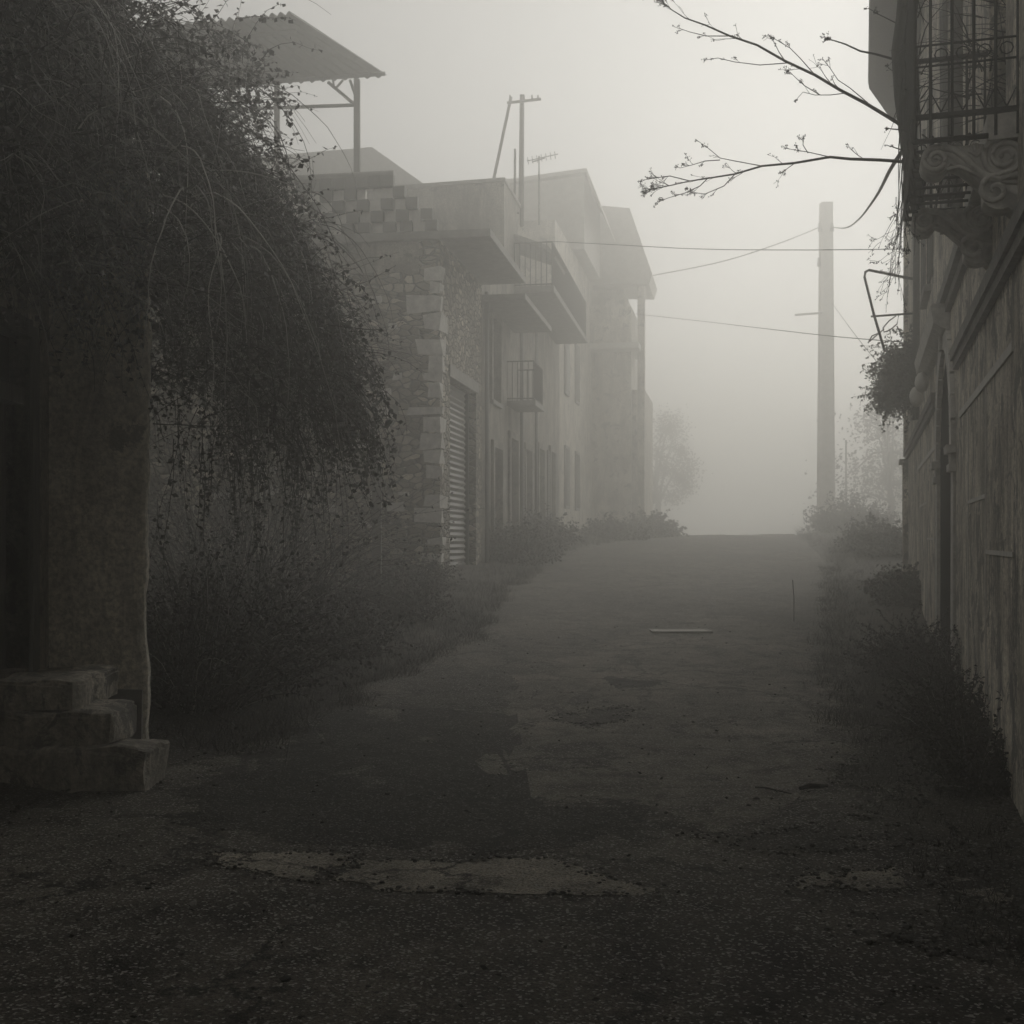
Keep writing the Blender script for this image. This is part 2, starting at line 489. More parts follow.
def railing(parent, pts, zb, h, sp, m_, name='railing', r=.008, diag=False):
    m = MB()
    for (a, b) in zip(pts, pts[1:]):
        a = Vector(a); b = Vector(b); L = (b-a).length; n = max(1, round(L/sp))
        for z in (zb+.05, zb+h): m.tube([(a.x, a.y, z), (b.x, b.y, z)], r*1.7, 4)
        for k in range(n+1):
            p = a+(b-a)*k/n
            m.tube([(p.x, p.y, zb), (p.x, p.y, zb+h)], r, 4)
    return m.build(name, m_, parent)

# ------------------------------------------------------------ LEFT foreground house
XL = -3.39
t = thing('stucco_house', 'peeling stucco house with dark wooden door at the left edge, under the vine', 'house', (XL, 8, 0))
# local frame: x=0 street face (street +x), y = Y-8
mb = MB()
walls(mb, 'x', -.35, 0, -16, 2.6, -.1, 5.3, [(-.55, .42, .70, 3.02), (-8, -6.6, 1.2, 2.9)])
mb.box(-7, -.35, 2.25, 2.6, -.1, 5.3); mb.box(-7, -.35, -16, -15.65, -.1, 5.3); mb.box(-7, -6.65, -15.65, 2.25, -.1, 5.3)
mb.build('wall', M['stucco'], t)
mb = MB(); mb.prism([(-7.3, 5.3), (.2, 5.3), (.2, 5.38), (-3.4, 6.3), (-7.3, 5.38)], 'y', -16.2, 2.7); mb.build('roof', M['tile'], t)
window_x(t, 0, 1, -8, -6.6, 1.2, 2.9)
# door surround, leaf, transom
mb = MB(); mb.box(-.22, .03, .42, .54, .66, 3.1); mb.box(-.22, .03, -.67, -.55, .66, 3.1); mb.box(-.22, .03, -.55, .42, 3.02, 3.14)
each(mb, 'door_frame', M['wood'], t)
door_x(t, 0, 1, -.55, .42, .70, 2.55, .16)
mb = MB(); mb.box(-.2, -.03, -.55, .42, 2.55, 2.67); tr = mb.build('transom', M['wood'], t)
mb = MB(); mb.box(-.16, -.14, -.55, .42, 2.67, 3.02); mb.build('pane', M['glass'], tr)
# pier that stands out from the facade beyond the steps, with worn edges
def rough_slab(mb, x0, x1, y0, y1, z0, z1, nx, nz, amp):
    """slab with ragged vertical edges and a broken face"""
    base = len(mb.v)
    rows = []
    for k in range(nz+1):
        z = z0+(z1-z0)*k/nz
        e = amp*noise.noise(Vector((z*1.5, 3.3, 0)))+amp*.5*noise.noise(Vector((z*6, 1.3, 0)))
        ring = []
        xr = x1+e*1.2-.02; xl = x0+e*.4
        ch = .02+abs(.04*noise.noise(Vector((z*4, 8, 0))))
        for i in range(nx+1):
            x = xl+(xr-xl-ch)*i/nx
            ring.append((x, y0+.012*noise.noise(Vector((x*3, z*3, 0))), z))
        ring.append((xr, y0+ch, z)); ring.append((xr, y1, z)); ring.append((xl, y1, z))
        rows.append(ring)
    m = len(rows[0])
    for r_ in rows: mb.v += r_
    for k in range(nz):
        for i in range(m):
            a = base+k*m+i; b = base+k*m+(i+1) % m
            mb.f.append((a, b, b+m, a+m))
    mb.f.append(tuple(base+nz*m+i for i in range(m)))
mb = MB(); rough_slab(mb, 0.001, .73, .78, .87, -.1, 4.3, 10, 90, .035)
mb.build('pier', M['stucco_pier'], t, smooth=False)
mb = MB(); mb.box(.05, .70, .70, .775, .0, .52, .015); mb.build('plinth', M['concrete_dark'], t)

st = thing('stone_steps', 'three worn stone steps leading up to the dark wooden door at left', 'steps', (-2.8, 7.6, 0))
def step(x0, x1, z0, z1, y0, y1):
    import bmesh
    bm = bmesh.new()
    n = 10; m_ = MB()
    bmesh.ops.create_cube(bm, size=1)
    for v in bm.verts:
        v.co = Vector((x0+(v.co.x+.5)*(x1-x0), y0+(v.co.y+.5)*(y1-y0), z0+(v.co.z+.5)*(z1-z0)))
    bmesh.ops.subdivide_edges(bm, edges=bm.edges[:], cuts=9, use_grid_fill=True)
    for v in bm.verts:
        q = v.co*3.5+Vector((z0*9, 0, 0))
        v.co += Vector((noise.noise(q), noise.noise(q+Vector((5,0,0))), noise.noise(q+Vector((0,7,0)))))*.034
        e = (abs(v.co.z-z1) < .03) + (abs(v.co.y-y0) < .03)+(abs(v.co.x-x1) < .03)
        if e >= 2: v.co += Vector((-.012 if abs(v.co.x-x1) < .03 else 0, .012 if abs(v.co.y-y0) < .03 else 0, -.014 if abs(v.co.z-z1) < .03 else 0))
    me = bpy.data.meshes.new('step'); bm.to_mesh(me); bm.free(); me.materials.append(M['step'])
    o = bpy.data.objects.new('step', me); col.objects.link(o); o.parent = st
step(-.55, .50, -.05, .285, 0, .40); step(-.55, .23, .285, .51, .05, .6); step(-.55, -.01, .51, .70, .09, .95)

# ------------------------------------------------------------ vine over the house
def shoot(tw, p, d, L, r, droop, wig, nseg, leaf=None, ln=0, lw=.03, lL=.05):
    pts = [p.copy()]; rs = [r]
    d = d.normalized(); s = L/nseg
    for k in range(nseg):
        d = d+Vector((U(-wig, wig), U(-wig, wig), U(-wig, wig)-droop)); d.normalize()
        p = p+d*s; pts.append(p.copy()); rs.append(r*(1-.75*(k+1)/nseg))
        if leaf is not None:
            for _ in range(ln):
                q = p-d*s*R()
                sz = U(.45, 1.5); leaf.leaf(q, Vector((U(-1,1), U(-1,1), U(-1,.6))), lw*sz*U(.8,1.2), lL*sz)
    tw.tube(pts, rs, 3, False)
    return pts, d
SIL = [(-200,20),(-60,35),(0,62),(50,118),(90,170),(150,238),(240,295),(330,338),(400,352),(430,338),(470,280),(500,180)]
def sil(py):
    for (a, x), (b, y) in zip(SIL, SIL[1:]):
        if py <= b: return x+(y-x)*(max(py, a)-a)/(b-a)
    return 150
v = thing('overhanging_vine', 'huge tangled vine of dark leaves and dry shoots hanging over the stucco house', 'vine', (-3.0, 10, 0))
tw = MB(); td = MB(); lf = MB()
cnt = 0
def bulge(Y): 
    q = 1-((Y-9.9)/3.4)**2
    return math.sqrt(max(q, 0.0))
def limX(Y, z):
    py = HZ-(z-EYE)*F/10.0
    return XL+(((sil(py)-512)/F*10.0)-XL)*bulge(Y)
tries = 0
while cnt < 5600 and tries < 60000:
    tries += 1
    Y = U(6.7, 13.2); z = U(2.3+.7*R(), 7.0)
    X1 = limX(Y, z)
    if X1 < XL+.05: continue
    if Y < 9.0 and z < 3.15: continue
    t_ = R()**.45
    X = XL+.03+(X1-XL-.03)*t_*.97
    if z > 5.6 and R() < (z-5.6)*.45: continue
    d = Vector((U(-.4,1), U(-.8,.6), U(-.6,.9)))
    surf = t_ > .6
    dry = R() < .5
    shoot(tw if dry else td, Vector((X, Y, z)), d, U(.35, 1.0), U(.003, .0065), U(.1, .32), .35, 6,
          lf, 0 if (dry and R() < .7) else (2 if surf else 2), .026, .038)
    cnt += 1
for k in range(700):
    Y = U(10.3, 12.6); X = XL+U(-.5, 1.0); z = U(3.0, 6.3)
    shoot(td if R() < .6 else tw, Vector((X, Y, z)), Vector((U(-.5,1), U(-.8,.6), U(-.6,.9))), U(.35, 1.0), .005, .2, .35, 6, lf, 3, .034, .05)
# trailing shoots with leaves at the outer fringe
for k in range(420):
    Y = U(8.0, 12.3); z = U(2.6, 5.6)
    X1 = limX(Y, z)
    if X1 < XL+.3: continue
    shoot(td, Vector((X1-.12, Y, z)), Vector((U(.3,1), U(-.6,.3), U(-.3,.5))), U(.4, 1.1), .005, .33, .22, 9, lf, 3, .032, .048)
# long bare arcs up over the top and hanging down the front
for k in range(150):
    Y = U(7.5, 11.0); z = U(4.8, 6.2)
    X1 = min(limX(Y, z), XL+1.4)
    shoot(tw, Vector((XL+(X1-XL)*R(), Y, z)), Vector((U(-.3,1), U(-.6,.5), U(.3,1.3))), U(.8, 2.0), .006, U(.14,.3), .18, 14, lf if R() < .3 else None, 1)
for k in range(110):
    Y = U(7.2, 10.5); z = U(3.6, 6.0); X1 = limX(Y, z)
    if X1 < XL+.2: continue
    shoot(tw, Vector((X1, Y, z)), Vector((U(.1,.6), U(-.8,.1), U(-.5,.3))), U(.9, 2.1), .0065, .22, .13, 14)
# hanging curtain below
for k in range(70):
    Y = U(9.4, 12.4); X = U(XL+.5, XL+2.0*bulge(Y)); z = U(2.3, 3.0)
    shoot(td, Vector((X, Y, z)), Vector((U(-.2,.3), U(-.2,.2), -1)), U(.4, 1.5), .0045, .15, .12, 10, lf, 2, .03, .045)
# thin layer growing flat on the facade over the door
for k in range(900):
    Y = U(5.5, 9.2); z = U(3.5, 7.0)
    shoot(td if R() < .7 else tw, Vector((XL+U(.02,.3), Y, z)), Vector((U(0,.5), U(-1,1), U(-1,.4))), U(.4, 1.0), .005, .2, .25, 7, lf, 3, .034, .05)
mb = MB()
for k in range(5):
    Y = 10+U(-1.2,1.6); Y = U(9.05, 9.4); p = Vector((XL+.1, Y, .1)); pts = [p]; 
    for i in range(9): p = p+Vector((U(-.03,.035), U(-.05,.05), .5)); pts.append(p)
    mb.tube(pts, [.06-.004*i for i in range(10)], 6)
each(mb, 'trunk', M['bark'], v, world=True, smooth=True)
tw.build('dry_shoots', M['twig'], v, world=True); td.build('shoots', M['twig_dark'], v, world=True); lf.build('leaves', M['leaf'], v, world=True)

# ------------------------------------------------------------ bushes
def bush(label, X, Y, rx, ry, h, nt_=120, lpn=3, name='bramble_bush', cat='bush', lw=.03, lL=.045, group=None, mt=None, z=None, dry=.3, droop=.1):
    z0 = gz(X, Y)-.03 if z is None else z
    t = thing(name, label, cat, (X, Y, z0), 0, group)
    a = MB(); b = MB(); l = MB()
    for k in range(nt_):
        ang = U(0, 6.28); rr = math.sqrt(R())
        p = Vector((X+rx*rr*.65*math.cos(ang), Y+ry*rr*.65*math.sin(ang), gz(X+rx*rr*.65*math.cos(ang), Y+ry*rr*.65*math.sin(ang))-.02 if z is None else z0))
        L = h*U(.6, 1.25)*(1.15-.45*rr)
        d = Vector((math.cos(ang)*rr*.8+U(-.3,.3), math.sin(ang)*rr*.8+U(-.3,.3), 1.2))
        shoot(a if R() < dry else b, p, d, L*1.15, U(.004, .008), droop, .26, 8, l, lpn, lw, lL)
    b.build('stems', M['twig_dark'], t, world=True)
    if a.v: a.build('dry_stems', M['twig'], t, world=True)
    if l.v: l.build('leaves', mt or M['leaf_bush'], t, world=True)
    return t
grp = 'brambles along the left side'
bush('tall dense bramble right behind the stucco pier under the vine', -2.75, 10.5, .55, .7, 1.35, 380, 4, group=grp)
bush('dark bramble mound in front of the garden gap at the left verge', -2.65, 11.9, .8, 1.0, 1.1, 320, 4, group=grp)
bush('broad low bramble mound spilling towards the road below the vine tips', -2.2, 14.2, .9, 1.0, .7, 300, 4, group=grp)
bush('thin tall thicket of bare stems against the stone wall left of the shutter', -3.3, 15.4, 1.1, 1.2, 2.6, 260, 2, group=grp)
bush('low rounded bramble before the corner of the rubble stone building', -1.75, 17.4, .9, .9, .6, 260, 4, group=grp)
bush('tall loose bush deep in the garden behind the brambles', -4.3, 18.5, 1.5, 1.3, 2.9, 320, 3, group=grp)
bush('grassy dry bush at the foot of the quoined stone corner', -1.75, 20.4, .9, .7, .7, 260, 3, group=grp)
bush('wide dark bush beyond the roller shutter on the left', .05, 27.2, .8, 1.4, .85, 380, 4, lw=.045, lL=.07, group=grp)
bush('leafy bush beside the pale house steps on the left', .75, 31.6, .7, 1.2, .85, 300, 4, lw=.05, lL=.08, group=grp)
bush('faint weedy bush on the left where the road reaches its crest', 3.3, 38.0, 1.2, 1.2, .6, 260, 4, lw=.06, lL=.09, group=grp)
bush('far weedy bush standing tallest at the crest of the road', 4.9, 42.0, 1.0, 1.2, .8, 200, 4, lw=.07, lL=.1, group=grp)
gr2 = 'bushes along the right wall'
bush('dark rounded bush growing into the road in front of the portal', 4.15, 12.4, .4, .8, .62, 260, 7, lw=.017, lL=.026, group=gr2, dry=.15)
bush('tall dark bush against the wall beside the portal column', 4.0, 10.9, .15, .4, .55, 130, 7, lw=.017, lL=.026, group=gr2, dry=.15)
bush('dark bush at the foot of the streaked wall nearest the right edge', 3.25, 8.8, .22, .6, .55, 220, 7, lw=.017, lL=.026, group=gr2, dry=.15)
bush('low weedy clump at the lower right corner below the wall', 2.92, 7.5, .2, .4, .42, 150, 7, lw=.017, lL=.026, group=gr2, dry=.15)
bush('grey bush by the far end of the right wall', 6.25, 19.0, .4, 1.4, .55, 240, 4, lw=.045, lL=.07, group=gr2)
bush('faded bush standing behind the right wall end below the wall plant', 8.7, 28.5, .6, 2.2, .8, 260, 4, lw=.05, lL=.08, group=gr2)
bush('very faint shrub by the foot of the concrete pole', 11.8, 42.0, 1.3, 1.8, 1.2, 240, 4, lw=.07, lL=.1, group=gr2)

def tree(label, X, Y, h, r, n, group=None):
    z0 = gz(X, Y)-.1; t = thing('leafy_tree', label, 'tree', (X, Y, z0), 0, group)
    tr = MB(); lf_ = MB()
    p = Vector((X, Y, z0)); pts = [p]
    for i in range(5): p = p+Vector((U(-.2,.2), U(-.2,.2), h*.12)); pts.append(p)
    tr.tube(pts, [h*.03*(1-.13*i) for i in range(6)], 8)
    blobs = []
    for k in range(16):
        a = U(0, 6.28); q = Vector((X+math.cos(a)*r*U(.1,.85), Y+math.sin(a)*r*U(.1,.85), z0+h*U(.22,.9)))
        st_ = pts[random.randint(2, 5)]; mid = st_.lerp(q, .5)+Vector((0, 0, h*.05))
        tr.tube([st_, mid, q], [h*.012, h*.008, h*.004], 5); blobs.append((q, r*U(.25,.5)))
    for q, s_ in blobs:
        for _ in range(n):
            d = Vector((random.gauss(0,.5), random.gauss(0,.5), random.gauss(0,.42)))*s_
            lf_.leaf(q+d, Vector((U(-1,1), U(-1,1), U(-1,.5))), U(.08,.16), U(.1,.24))
    tr.build('trunk', M['bark'], t, smooth=True, world=True); lf_.build('crown', M['leaf_bush'], t, world=True)
g3 = 'fogged trees at the far end of the street'
tree('fogged bushy tree between the concrete pole and the end of the right wall', 17.6, 56, 6.6, 3.0, 260, g3)
tree('faint tree at the street end just right of the tall pale house', 9.6, 78, 8.6, 2.2, 320, g3)
# grass and litter (uncountable)
gm = MB()
def tuftat(X, Y, n, h):
    for _ in range(n):
        x = X+random.gauss(0, .06); y = Y+random.gauss(0, .06)
        gm.blade((x, y, max(gz(x, y), rz_(x, y) if lin(LE,y) < x < lin(RE,y) else -9)-.01), h*U(.3, 1.3), h*U(.3, 1.4), .0022)
for k in range(2600):
    Y = 8+18*R()**1.1
    l = lin(LE, Y); X = l-abs(random.gauss(0, .6))+.3+.35*noise.noise(Vector((Y*1.1, 2, 0)))
    if X < XL+.05 and Y < 14: continue
    if Y < 8.9: continue
    tuftat(X, Y, 9, U(.05, .16))
for k in range(2300):
    Y = 4.5+22*R()**1.1
    r = lin(RE, Y); X = r+abs(random.gauss(0, .4))-.3+.35*noise.noise(Vector((Y*1.3, 8, 0)))
    if X > .88+.2925*Y-.03: continue
    tuftat(X, Y, 7, U(.03, .09) if Y < 9 else U(.05, .15))
for k in range(420):
    Y = U(26, 46); s = R() < .6
    X = lin(LE, Y)-abs(random.gauss(0, .5)) if s else lin(RE, Y)+abs(random.gauss(0, .7))
    tuftat(X, Y, 12, U(.15, .4))
for k in range(70):
    Y = U(35, 44); tuftat(U(lin(LE, Y), lin(RE, Y)), Y, 5, U(.04, .13))
tag(gm.build('grass', M['grass']), 'dry ragged grass along both edges of the road', 'grass', kind='stuff')
lm = MB()
for k in range(2600):
    Y = 3.6+14*R()**1.4
    l, r = lin(LE, Y), lin(RE, Y)
    if R() < .7:
        X = l+abs(random.gauss(0,.35))-.5 if R() < .5 else r-abs(random.gauss(0,.4))+.4
        X = X if l < X < r else (l+.02 if X <= l else r-.02)
    else: X = U(l, r)
    c = Vector((X, Y, rz_(X, Y)+.012)); a = U(0, 6.28)
    lm.leaf(c, Vector((math.cos(a), math.sin(a), U(-.05,.25))), U(.008,.022), U(.012,.04))
tag(lm.build('leaf_litter', M['litter']), 'scattered dead leaves and crumbs on the road surface', 'leaf litter', kind='stuff')
# loose stones
gs = MB()
def lump(c, s_):
    n = len(gs.v); h = U(.45, .9)
    for rr, zz in ((1, -.1), (.95, .35*h), (.55, .75*h)):
        a0 = U(0, 1)
        for k in range(5):
            a = a0+k*1.2566; q = s_*rr*U(.7, 1.2); gs.v.append((c.x+q*math.cos(a), c.y+q*math.sin(a), c.z+s_*zz*U(.8,1.2)))
    gs.v.append((c.x, c.y, c.z+s_*h*.85))
    for r_ in (0, 1):
        for k in range(5):
            a = n+r_*5+k; b_ = n+r_*5+(k+1) % 5; gs.f.append((a, b_, b_+5, a+5))
    for k in range(5): gs.f.append((n+10+k, n+10+(k+1) % 5, n+15))
def topz(X, Y): return max(rz_(X, Y) if lin(LE, Y) < X < lin(RE, Y) else -9, gz(X, Y))+.002
for k in range(2600):
    Y = 3.7+12*R()**1.5; l, r = lin(LE, Y), lin(RE, Y)
    X = (U(l, r) if R() < .4 else (U(l-.4, l+.5) if R() < .4 else r-.9+1.5*R()))
    lump(Vector((X, Y, topz(X, Y))), U(.003, .010) if R() < .93 else U(.010, .022))
for nm, m_, out in EDGES:
    if m_ is M['asphalt_light'] or m_ is M['asphalt_dark']: continue
    for p in out:
        if p.y > 12: continue
        for _ in range(3 if m_ is M['patch'] else 5):
            X = p.x+random.gauss(0, .04); Y = p.y+random.gauss(0, .03)
            lump(Vector((X, Y, topz(X, Y)+.004)), U(.004, .016))
tag(gs.build('gravel', M['gravel']), 'loose gravel chips scattered over the road and verges', 'gravel', kind='stuff')
# dark stick and branch lying on road
def stick(label, px0, py0, px1, py1, r):
    a = ground_at(px0, py0)+Vector((0,0,r)); b = ground_at(px1, py1)+Vector((0,0,r))
    m = MB(); c = (a+b)/2
    m.tube([a, a.lerp(b,.35)+Vector((0,.03,.004)), a.lerp(b,.7)+Vector((0,-.02,.006)), b], [r*.7, r, r*.9, r*.5], 6)
    e = thing('fallen_stick', label, 'stick', a, 0, 'sticks lying on the road')
    m.build('wood', M['twig_dark'], e, world=True)
stick('short thick dark stick lying on the right side of the road', 800, 792, 827, 790, .018)
stick('thin dark twig lying near the bottom right of the road', 755, 788, 792, 795, .006)

# ------------------------------------------------------------ LEFT stone building (frame along the street)
def ang(dx): return -math.atan(dx)
A1 = ang(.17)
b1 = thing('stone_building', 'rubble stone building with roller shutter and stepped block parapet', 'building', (-1.32, 22, 0), A1)
ZB = .3; ZT = 7.1
mb = MB()
walls(mb, 'x', -.4, 0, 0, 3.95, ZB, ZT, [(.85, 3.35, .60, 4.70)])
mb.box(-7.5, -.4, 0, .4, ZB, 6.55)
mb.box(-7.5, -7.1, .4, 3.95, ZB, 6.55)
mb.build('wall', M['stone'], b1)
mb = MB(); mb.box(-7.5, -.4, .012, .4, 6.55, ZT); mb.build('concrete_band', M['stucco_far'], b1)
# quoins of irregular blocks at the corner
mb = MB(); z = .6; k = 0
while z < 6.4:
    h = U(.16, .34); wd = U(.25, .62) if k % 2 else U(.16, .34)
    mb.box(-wd, .012+U(0,.03), -.012-U(0,.03), U(.2,.5) if k % 2 == 0 else U(.12,.2), z, z+h-.03, .032)
    z += h+(.0 if R() < .6 else U(.1,.35)); k += 1
each(mb, 'quoin', M['quoin'], b1)
# stones standing proud of the rubble face
mb = MB()
for k in range(80):
    x = U(-4.5, -.6); z = U(.7, 6.3); w_ = U(.05, .17); h = U(.03, .07)
    mb.box(x-w_, x+w_, -U(.012,.035), .05, z-h, z+h, .026)
each(mb, 'facing_stone', M['quoin'], b1)
# roller shutter
mb = MB(); prof = []
nsl = 34
for k in range(nsl*4+1):
    z = .62+k*(4.68-.62)/(nsl*4); prof.append((z, -.22+.02*math.cos(k*math.pi/2)))
n0 = 0
for (z, x) in prof: mb.v += [(x, .87, z), (x, 3.33, z)]
for k in range(len(prof)-1): mb.f.append((2*k, 2*k+1, 2*k+3, 2*k+2))
sh = mb.build('roller_shutter', M['shutter'], b1)
mb = MB(); mb.box(-.3, -.15, .85, .95, .62, 4.68); mb.box(-.3, -.15, 3.25, 3.35, .62, 4.68); mb.box(-.3, -.12, .95, 3.25, .58, .66); each(mb, 'guide_rail', M['iron'], sh)
mb = MB(); mb.box(-.12, .035, .7, 3.5, 4.70, 4.92, .008); mb.build('lintel', M['concrete'], b1)
# big overhanging slab
mb = MB(); mb.prism([(-7.5, 7.1), (.96, 7.1), (.96, 7.24), (-7.5, 7.28)], 'y', -.12, 3.95); mb.build('roof_slab', M['concrete_dark'], b1)
# stepped block parapet on the front edge of the terrace
def pxl(px): return ((px-512)/F*22.2+1.32)
back = MB(); blk = MB(); zrow = 7.28
hts = [.2, .215, .215, .215, .215]; zz = zrow
for j, xe in enumerate((438, 433, 418, 405, 393)):
    xr = pxl(xe); z0, z1 = zz, zz+hts[j]; zz = z1
    if j == 3:
        back.box(-5, pxl(362.5), .1, .2, z0, z1); back.box(pxl(371), xr-.05, .1, .2, z0, z1)
    else: back.box(-5, xr-.03, .1, .2, z0, z1)
    n = 0; x = xr
    while x > pxl(300):
        wd = .235
        if j == 4 or (j == 0 and n % 5 in (0, 3)) or (0 < j < 4 and n % 2 == 0):
            if not (j == 3 and x > pxl(362.5) and x-wd < pxl(371)):
                blk.box(x-wd+.012, x, -.02-U(0,.025), .097, z0+.006, z1-.008, .006)
        x -= wd if j != 0 else .16; n += 1
pp = back.build('parapet', M['block_pale'], b1); each(blk, 'block', M['block'], pp)
mb = MB(); mb.tube([(-5, .11, zrow+1.08), (pxl(392), .11, zrow+1.08)], .1, 10); mb.build('coping', M['concrete_dark'], pp, smooth=True)

# terrace canopy of corrugated sheet on thin posts (stands on terrace)
cn = thing('terrace_canopy', 'corrugated sheet canopy on thin posts above the stone building terrace', 'canopy', (-3.5, 23, 7.28))
mb = MB()
A = P(291, 13, 20.6); B = P(387, 75, 24.4); C_ = P(60, 98, 24.9); D = P(40, 38, 21.1)
nu, nv = 150, 2
for lay in (0, -.012):
    for i in range(nu+1):
        t_ = i/nu; a = A.lerp(D, t_); b = B.lerp(C_, t_)
        off = .045*math.sin(t_*2*math.pi*30)
        for j in range(nv+1):
            q = a.lerp(b, j/nv); mb.v.append((q.x, q.y, q.z+off+lay))
w = nv+1; tot = (nu+1)*w
for lay in (0, 1):
    for i in range(nu):
        for j in range(nv):
            a = lay*tot+i*w+j
            f_ = (a, a+1, a+w+1, a+w); mb.f.append(f_ if lay == 0 else f_[::-1])
for i in range(nu):
    for j in (0, nv):
        a = i*w+j; mb.f.append((a, a+w, a+w+tot, a+tot))
for j in range(nv):
    for i in (0, nu):
        a = i*w+j; mb.f.append((a, a+1, a+1+tot, a+tot))
mb.build('roof_sheet', M['sheet'], cn, world=True, smooth=True)
def post(px, Y, ytop, r=.06):
    a = P(px, ytop, Y); m = MB(); m.box(a.x-r, a.x+r, Y-r, Y+r, 7.28, a.z); m.build('post', M['wood_pole'], cn, world=True)
post(357, 24.0, 80); post(277, 24.0, 84, .05); post(172, 24.0, 88)
post(205, 21.6, 30); 
m = MB(); a = P(250, 110, 24.0); b = P(357, 105, 24.0); m.tube([P(160,112,24), b], .035, 6); m.build('rail', M['wood_pole'], cn, world=True)
m = MB(); m.tube([P(359, 108, 24), P(328, 82, 24)], .035, 5); m.tube([P(359, 106, 24), P(350, 80, 24)], .03, 5); m.tube([P(336, 88, 24), P(343, 80, 24)], .025, 5); m.tube([P(334, 86, 24), P(333, 80, 24)], .02, 5)
each(m, 'brace', M['wood_pole'], cn, world=True)
m = MB(); m.tube([B+Vector((0,-.35,-.11)), C_+Vector((0,-.35,-.11))], .05, 4); m.tube([A+Vector((0,.5,-.1)), D+Vector((0,.5,-.1))], .05, 4); each(m, 'beam', M['wood_pole'], cn, world=True)

# ------------------------------------------------------------ second left house, with railed balcony
b2 = thing('balcony_house', 'plastered house with long railed balcony next to the stone building', 'house', (-1.32, 22, 0), A1)
Y2a, Y2b = 3.98, 17.0
mb = MB()
ops = [(5.2, 6.2, 1.2, 3.7), (7.4, 8.5, 1.55, 4.1), (9.8, 10.8, 1.5, 4.0), (12.2, 13.2, 1.7, 4.2), (14.6, 15.6, 1.8, 4.3),
       (5.0, 6.0, 4.75, 6.6), (9.2, 10.3, 7.97, 10.2), (13.0, 14.1, 7.97, 10.2)]
walls(mb, 'x', -.4, .0, Y2a, Y2b, .3, 8.3, [o for o in ops if o[1] < 99])
mb.build('wall', M['stucco_far'], b2)
mb = MB(); mb.box(-8, -.4, Y2a, Y2a+.35, .3, 8.3); mb.box(-8, -.4, Y2b-.35, Y2b, .3, 8.3); mb.box(-8, -7.6, Y2a+.35, Y2b-.35, .3, 8.3)
mb.build('side_wall', M['stucco_far'], b2)
# set-back upper room
mb = MB()
c = P(505, 180, 29.5)
mb.box(-7.0, -.08, 7.2, 9.6, 8.3, 10.28); mb.build('upper_room', M['stucco_far'], b2)
mb = MB(); mb.prism([(-7.1, 10.1), (-.04, 10.29), (-.04, 10.37), (-7.1, 10.2)], 'y', 7.1, 9.7); mb.build('roof', M['concrete'], b2)
door_x(b2, 0, 1, 5.2, 6.2, 1.2, 3.7)
door_x(b2, 0, 1, 7.4, 8.5, 1.55, 4.1)
window_x(b2, 0, 1, 9.8, 10.8, 1.5, 4.0, True)
door_x(b2, 0, 1, 12.2, 13.2, 1.7, 4.2); window_x(b2, 0, 1, 14.6, 15.6, 1.8, 4.3, True)
window_x(b2, 0, 1, 5.0, 6.0, 4.75, 6.6, None)
mb = MB(); 
for (a, b, c, d) in ops[:6]:
    mb.box(0.001, .07, a-.16, a, c, d+.16); mb.box(.001, .07, b, b+.16, c, d+.16); mb.box(.001, .07, a, b, d, d+.16)
each(mb, 'surround', M['stucco_far'], b2)
mb = MB(); mb.box(-8.2, 1.0, 8.2, 16.2, 7.95-.16, 7.95, .01); mb.build('balcony_slab', M['concrete_dark'], b2)
mb = MB(); mb.box(.001, .95, 3.99, 8.17, 6.78, 6.9); mb.build('canopy_slab', M['concrete_dark'], b2)
railing(b2, [(.0, 8.25, 0), (.95, 8.25, 0), (.95, 16.1, 0), (0, 16.1, 0)], 7.95, 1.1, .13, M['iron'], r=.012)
# small tiled canopy over the balcony corner
mb = MB(); mb.prism([(-1.2, 9.35), (-.2, 9.30), (.75, 8.95), (.95, 8.72), (1.0, 8.78), (.8, 9.05), (-.15, 9.42), (-1.2, 9.47)], 'y', 8.6, 10.6); mb.build('balcony_awning', M['tile'], b2)
mb = MB(); mb.tube([(.07, 4.2, 7.0), (.07, 4.2, 1.0)], .05, 8); mb.tube([(.07, 8.95, 7.8), (.07, 8.95, 1.5)], .05, 8); mb.tube([(.07, 11.5, 7.8), (.07, 11.5, 1.7)], .045, 8); each(mb, 'downpipe', M['pipe'], b2, smooth=True)
# small lower balconies
for y in (7.3,):
    mb = MB(); mb.box(.0, .7, y-.2, y+1.4, 4.85, 4.97); bb = mb.build('small_balcony', M['concrete'], b2)
    railing(bb, [(0, y-.15, 0), (.65, y-.15, 0), (.65, y+1.35, 0), (0, y+1.35, 0)], 4.97, .95, .12, M['iron'], r=.01)
for y0, y1, zb in ((7.2, 8.7, 1.55), (12.0, 13.4, 1.7)):
    pass
s2 = thing('front_steps', 'pale concrete steps before the balcony house door', 'steps', (.55, 29.6, .9), A1)
for k in range(3):
    mb = MB(); mb.box(-.55, .25+.3*k, .0, 1.3, .2, .62-.17*k+.0, .006); 
    mb = MB(); mb.box(-.55+.3*k+(.0 if k else 0), -.25+.3*k, 0, 1.3, .05, .75-.2*k, .006); mb.build('step', M['block_pale'], s2)

